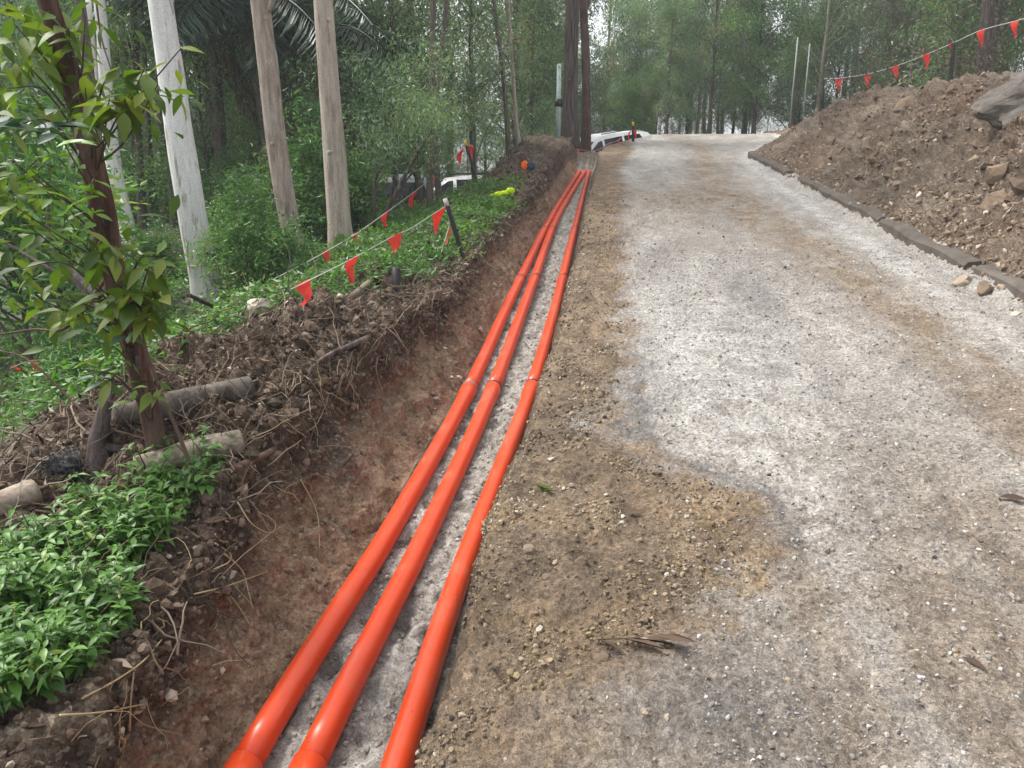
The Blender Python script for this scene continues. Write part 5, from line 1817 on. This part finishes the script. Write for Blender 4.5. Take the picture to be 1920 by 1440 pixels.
# ------------------------------------------------------------------ orange flowers in the plants at the left
m5 = MB()
for k in range(5):
    V, f = leaf_grid(1, 0.7, 0.2, 0.2)
    R_ = np.array(Euler((0, -0.5, k * 1.2566)).to_matrix())
    m5.add(V @ R_.T, f)
fm = m5.mesh('petals', M['flower'])
for q, (u, v, l, n, lab) in enumerate([(150, 654, 4.7, 4, 'by the leaning trunk, upper left'), (118, 688, 4.7, 3, 'beside the fallen flag'), (167, 680, 4.6, 2, 'nearest left of the leaning trunk'),
                                       (272, 647, 4.8, 3, 'just right of the leaning trunk'), (505, 540, 6.3, 3, 'above the cream boulder'), (512, 560, 6.1, 6, 'right of the cream boulder'),
                                       (440, 562, 6.0, 2, 'left of the cream boulder'), (325, 632, 5.0, 2, 'at the left end of the mound')]):
    p = at(u, v, l)
    t = thing('flower', 'orange flower cluster ' + lab, 'flower', p, 'orange flower clusters')
    for k in range(n):
        o = link('bloom', fm, t, Vector((random.gauss(0, 0.022), random.gauss(0, 0.02), random.gauss(0, 0.026))))
        o.scale = (0.016,) * 3
        o.rotation_euler = (random.uniform(0.6, 1.7), random.uniform(-.4, .4), random.uniform(-1, 1))
    zg = gz(p.x, p.y)
    MB().tube([(0, 0, zg - p.z), (0.01, 0, (zg - p.z) * 0.5), (0, 0, 0)], 0.003, 4, False).build('stem', M['l_cover'], t)

# ------------------------------------------------------------------ loose leaves on the road
def leaf_obj(me, name, parent, loc, rot, s):
    o = link(name, me, parent, loc)
    o.rotation_euler = rot
    o.scale = (s, s, s)
    return o


def leaf_mesh(mat, wd, curl, fold, tint, name='leaf'):
    V, f = leaf_grid(1, wd, curl, fold)
    return np_mesh(name, V, f, mat, True, {'tint': np.full(len(V), tint)})


dead = [leaf_mesh(M['litter'], 0.2, 0.1, 0.6, 0.12), leaf_mesh(M['litter'], 0.24, -0.12, 0.7, 0.24), leaf_mesh(M['litter'], 0.18, 0.15, 0.4, 0.8)]
p = G(1120, 1205) + Z * 0.012
t = thing('leaf_sprig', 'dead brown gum leaf sprig lying on the road', 'leaves', p)
e = G(1300, 1215) + Z * 0.012
dirv = e - p
MB().tube([(0, 0, 0), tuple(dirv * 0.35 + Z * 0.01), tuple(dirv * 0.7)], [0.0025, 0.002, 0.001], 5, False, tint=0.3).build('stem', M['twig'], t)
az = math.atan2(dirv.y, dirv.x)
for k, (f, da, ln, z) in enumerate([(0.0, -0.5, 0.10, 0), (0.28, -0.45, 0.13, 0.008), (0.35, -0.05, 0.15, 0.012), (0.5, -0.18, 0.14, 0.016), (0.62, 0.03, 0.12, 0.02), (0.45, 0.16, 0.11, 0.012)]):
    leaf_obj(dead[2] if k == 5 else dead[k % 2], 'leaf', t, dirv * f + Z * z, (random.uniform(-.3, .3), -0.05 * dirv.z, az + da), ln)
green = leaf_mesh(M['l_big'], 0.4, 0.15, 0.4, 0.3)
p = G(1030, 925) + Z * 0.012
t = thing('leaf_sprig', 'fresh green leaf sprig lying at the verge edge', 'leaves', p)
for k, (da, ln) in enumerate([(2.5, 0.085), (2.9, 0.06), (3.5, 0.05)]):
    leaf_obj(green, 'leaf', t, (0.01 * k, 0, 0.005 * k), (0.2, -0.25 + 0.12 * k, da), ln)
MB().tube([(0, 0, 0), (0.03, -0.01, 0.006), (0.07, -0.03, 0.002)], 0.0015, 4, False).build('stem', M['twig'], t)
for lab, u, v, ln, ang, k in (('grey dead leaf lying flat on the verge above the stones', 1192, 968, 0.07, 0.15, 1), ('dark dead leaf at the right edge of the road', 1900, 938, 0.11, -0.1, 0),
                              ('dark curled leaf on the road near the lower right', 1828, 1240, 0.07, -0.9, 0), ('grey leaf lying on the crumbly bank over the trench', 405, 985, 0.10, 0.1, 1),
                              ('tan curled leaf on the near rim of the trench wall', 235, 1245, 0.08, -0.3, 2), ('broad dead leaf at the bottom of the near bank', 70, 1370, 0.11, 0.3, 0),
                              ('russet leaf standing on the bank below the pale log', 458, 905, 0.05, 1.5, 1)):
    p = G(u, v) + Z * 0.012
    o = link('leaf', dead[k], None, p - Vector((ln / 2, 0, 0)))
    o.scale = (ln, ln * 1.6, ln)
    o.rotation_euler = (0.3, -0.05, ang)
    tag(o, lab, 'leaf')

# ------------------------------------------------------------------ the leaning red-brown tree with large leaves
tb = G(303, 868)
bt = thing('leaning_tree', 'young red-brown tree leaning left with large drooping leaves', 'tree', tb)
LT = tb.y
tr_px = [(303, 868, 44), (285, 790, 42), (262, 700, 41), (235, 600, 40), (212, 500, 42), (195, 400, 43), (172, 300, 41), (140, 170, 38), (110, 70, 35), (85, -10, 33), (60, -90, 30)]
tp_ = [Vector(at(u, v, LT - 0.02 * i)) - tb for i, (u, v, _) in enumerate(tr_px)]
tp_[0] = Vector((tp_[0].x, tp_[0].y, -0.15))
tp_ += [tp_[-1] + Vector((-0.35, 0.1, 0.9)), tp_[-1] + Vector((-0.6, 0.2, 2.0))]
Q = smooth_path([tuple(p) for p in tp_], 8)
rr = np.interp(np.linspace(0, 1, len(Q)), np.linspace(0, 1, len(tp_)), [0.5 * w_ / F * LT * 1.05 for _, _, w_ in tr_px] + [0.028, 0.02])
MB().tube(Q, rr, 16, True, 0.12).build('trunk', M['b_red'], bt)
for px, r0 in (([(282, 770, 0), (262, 715, -0.05), (258, 668, -0.08)], 0.028), ([(205, 605, 0), (160, 545, 0.1), (95, 505, 0.2), (0, 450, 0.3)], 0.018), ([(190, 560, 0), (125, 500, 0.15), (95, 455, 0.2), (90, 380, 0.25)], 0.017),
               ([(215, 500, 0), (130, 610, -0.1), (60, 618, -0.1), (-20, 630, -0.1)], 0.009), ([(300, 830, 0), (180, 790, 0.1), (60, 680, 0.2), (-10, 655, 0.25)], 0.008),
               ([(375, 930, -0.2), (345, 840, -0.2), (300, 730, -0.2), (270, 640, -0.22), (262, 560, -0.25)], 0.009), ([(180, 0, -0.1), (190, 70, -0.15), (205, 120, -0.2), (215, 150, -0.2)], 0.004)):
    q = smooth_path([tuple(at(u, v, LT + dy) - tb) for u, v, dy in px], 7)
    MB().tube(q, np.linspace(r0, r0 * 0.35, len(q)), 7, True, 0.15).build('branch', M['b_red'] if r0 < 0.012 else M['b_dark'], bt)
LM = {
    'o': [leaf_mesh(M['l_big'], 0.40, c, 0.22, t_) for c, t_ in ((0.1, 0.2), (0.25, 0.5), (0.4, 0.75), (0.2, 0.95))],
    'y': [leaf_mesh(M['l_young'], 0.34, c, 0.35, t_) for c, t_ in ((0.1, 0.2), (0.3, 0.8))],
    'g': [leaf_mesh(M['l_gloss'], 0.36, c, 0.25, t_) for c, t_ in ((0.15, 0.2), (0.35, 0.8))],
}
whorls = [  # u, v, dy, kind, leaves, leaf length in px
    (72, 225, -0.75, 'g', 8, 90), (122, 272, -0.8, 'y', 6, 68), (30, 232, -0.6, 'g', 4, 70), (88, 360, -0.6, 'y', 5, 55), (170, 350, -0.8, 'y', 5, 55), (60, 320, -0.5, 'o', 5, 50),
    (128, 52, -0.3, 'o', 6, 58), (60, 60, -0.3, 'o', 7, 60), (22, 40, -0.4, 'o', 6, 66), (160, 30, -0.3, 'o', 5, 50), (40, 110, -0.3, 'o', 6, 50), (95, 120, -0.25, 'o', 4, 40),
    (160, 165, -0.5, 'o', 7, 68), (205, 185, -0.55, 'o', 8, 78), (245, 175, -0.6, 'o', 7, 80), (270, 130, -0.5, 'o', 6, 70), (295, 160, -0.55, 'o', 4, 55), (230, 140, -0.5, 'o', 6, 66), (340, 90, -0.4, 'o', 3, 44), (180, 210, -0.5, 'o', 5, 64),
    (150, 130, -0.3, 'o', 5, 55), (20, 300, -0.4, 'o', 5, 50), (50, 420, -0.4, 'y', 6, 60), (25, 385, -0.4, 'o', 5, 55), (120, 400, -0.5, 'y', 5, 50), (165, 385, -0.6, 'y', 5, 52),
    (175, 455, -0.5, 'o', 6, 70), (212, 448, -0.5, 'o', 6, 74), (140, 470, -0.4, 'o', 5, 60), (70, 560, -0.3, 'o', 6, 56), (110, 560, -0.4, 'o', 7, 62), (145, 575, -0.4, 'o', 6, 58),
    (215, 540, -0.5, 'o', 7, 76), (255, 545, -0.5, 'o', 8, 84), (280, 500, -0.5, 'o', 7, 72), (295, 545, -0.5, 'o', 7, 80), (245, 590, -0.5, 'o', 6, 66), (275, 600, -0.5, 'o', 7, 60), (300, 480, -0.4, 'y', 5, 50), (320, 465, -0.4, 'y', 4, 44),
    (180, 640, -0.4, 'o', 5, 55), (230, 640, -0.5, 'g', 4, 48), (150, 705, -0.3, 'g', 4, 60), (190, 708, -0.3, 'o', 5, 58), (300, 720, -0.4, 'o', 4, 46), (285, 735, -0.5, 'o', 4, 56), (255, 740, -0.5, 'y', 3, 45), (35, 505, -0.3, 'o', 5, 50), (15, 165, -0.4, 'o', 5, 56), (100, 20, -0.3, 'o', 4, 50),
]
trunkP = np.array(Q)
nleaf = 0
for (u, v, dy, kd, n, lp) in whorls:
    l = LT + dy * 0.8
    c = Vector(at(u, v, l)) - tb
    k = int(np.argmin(np.linalg.norm(trunkP - np.array(c) + np.array([0, 0, 0.25]), axis=1)))
    s0 = Vector(trunkP[k])
    mid = (s0 + c) * 0.5 + Vector((0, 0, random.uniform(-0.05, 0.12)))
    MB().tube(smooth_path([tuple(s0), tuple(mid), tuple(c)], 5), np.linspace(0.005, 0.0018, 11), 5, False, tint=0.3).build('twig', M['twig'], bt)
    for i in range(n):
        if nleaf >= 295:
            break
        nleaf += 1
        ln = lp / F * l * random.uniform(0.7, 1.15)
        az = i * 2 * math.pi / n + random.uniform(-.4, .4)
        el = random.uniform(-0.15, 0.9) if kd == 'o' else random.uniform(-0.7, 0.5)
        o = leaf_obj(random.choice(LM[kd]), 'leaf', bt, c + (s0 - c).normalized() * random.uniform(0, 0.11) + Vector((random.gauss(0, .02), random.gauss(0, .02), random.gauss(0, .02))), (random.uniform(-.6, .6), el, az), ln)

# smaller leaves of the same tree, beyond those picked out one by one
mf = MB()
lg = [leaf_grid(1, 0.38, c, 0.25) for c in (0.1, 0.25, 0.4)]
for (u, v, su, sv, n) in ((40, 60, 45, 60, 60), (130, 40, 60, 40, 40), (25, 250, 30, 90, 50), (40, 430, 40, 60, 45), (220, 170, 70, 45, 45), (180, 480, 70, 60, 45), (90, 560, 60, 40, 40), (250, 560, 50, 50, 30)):
    for _ in range(n):
        l = LT + random.uniform(-0.35, 0.5)
        c = np.array(at(random.gauss(u, su), random.gauss(v, sv), l) - tb)
        V, fq = random.choice(lg)
        sz = random.uniform(28, 62) / F * l
        R_ = np.array(Euler((random.uniform(-.6, .6), random.uniform(-0.2, 1.0), random.uniform(0, 6.28))).to_matrix())
        mf.add((V * sz) @ R_.T + c, fq, None, random.random())
o = mf.build('foliage', M['l_big'], bt)
o['kind'] = 'stuff'
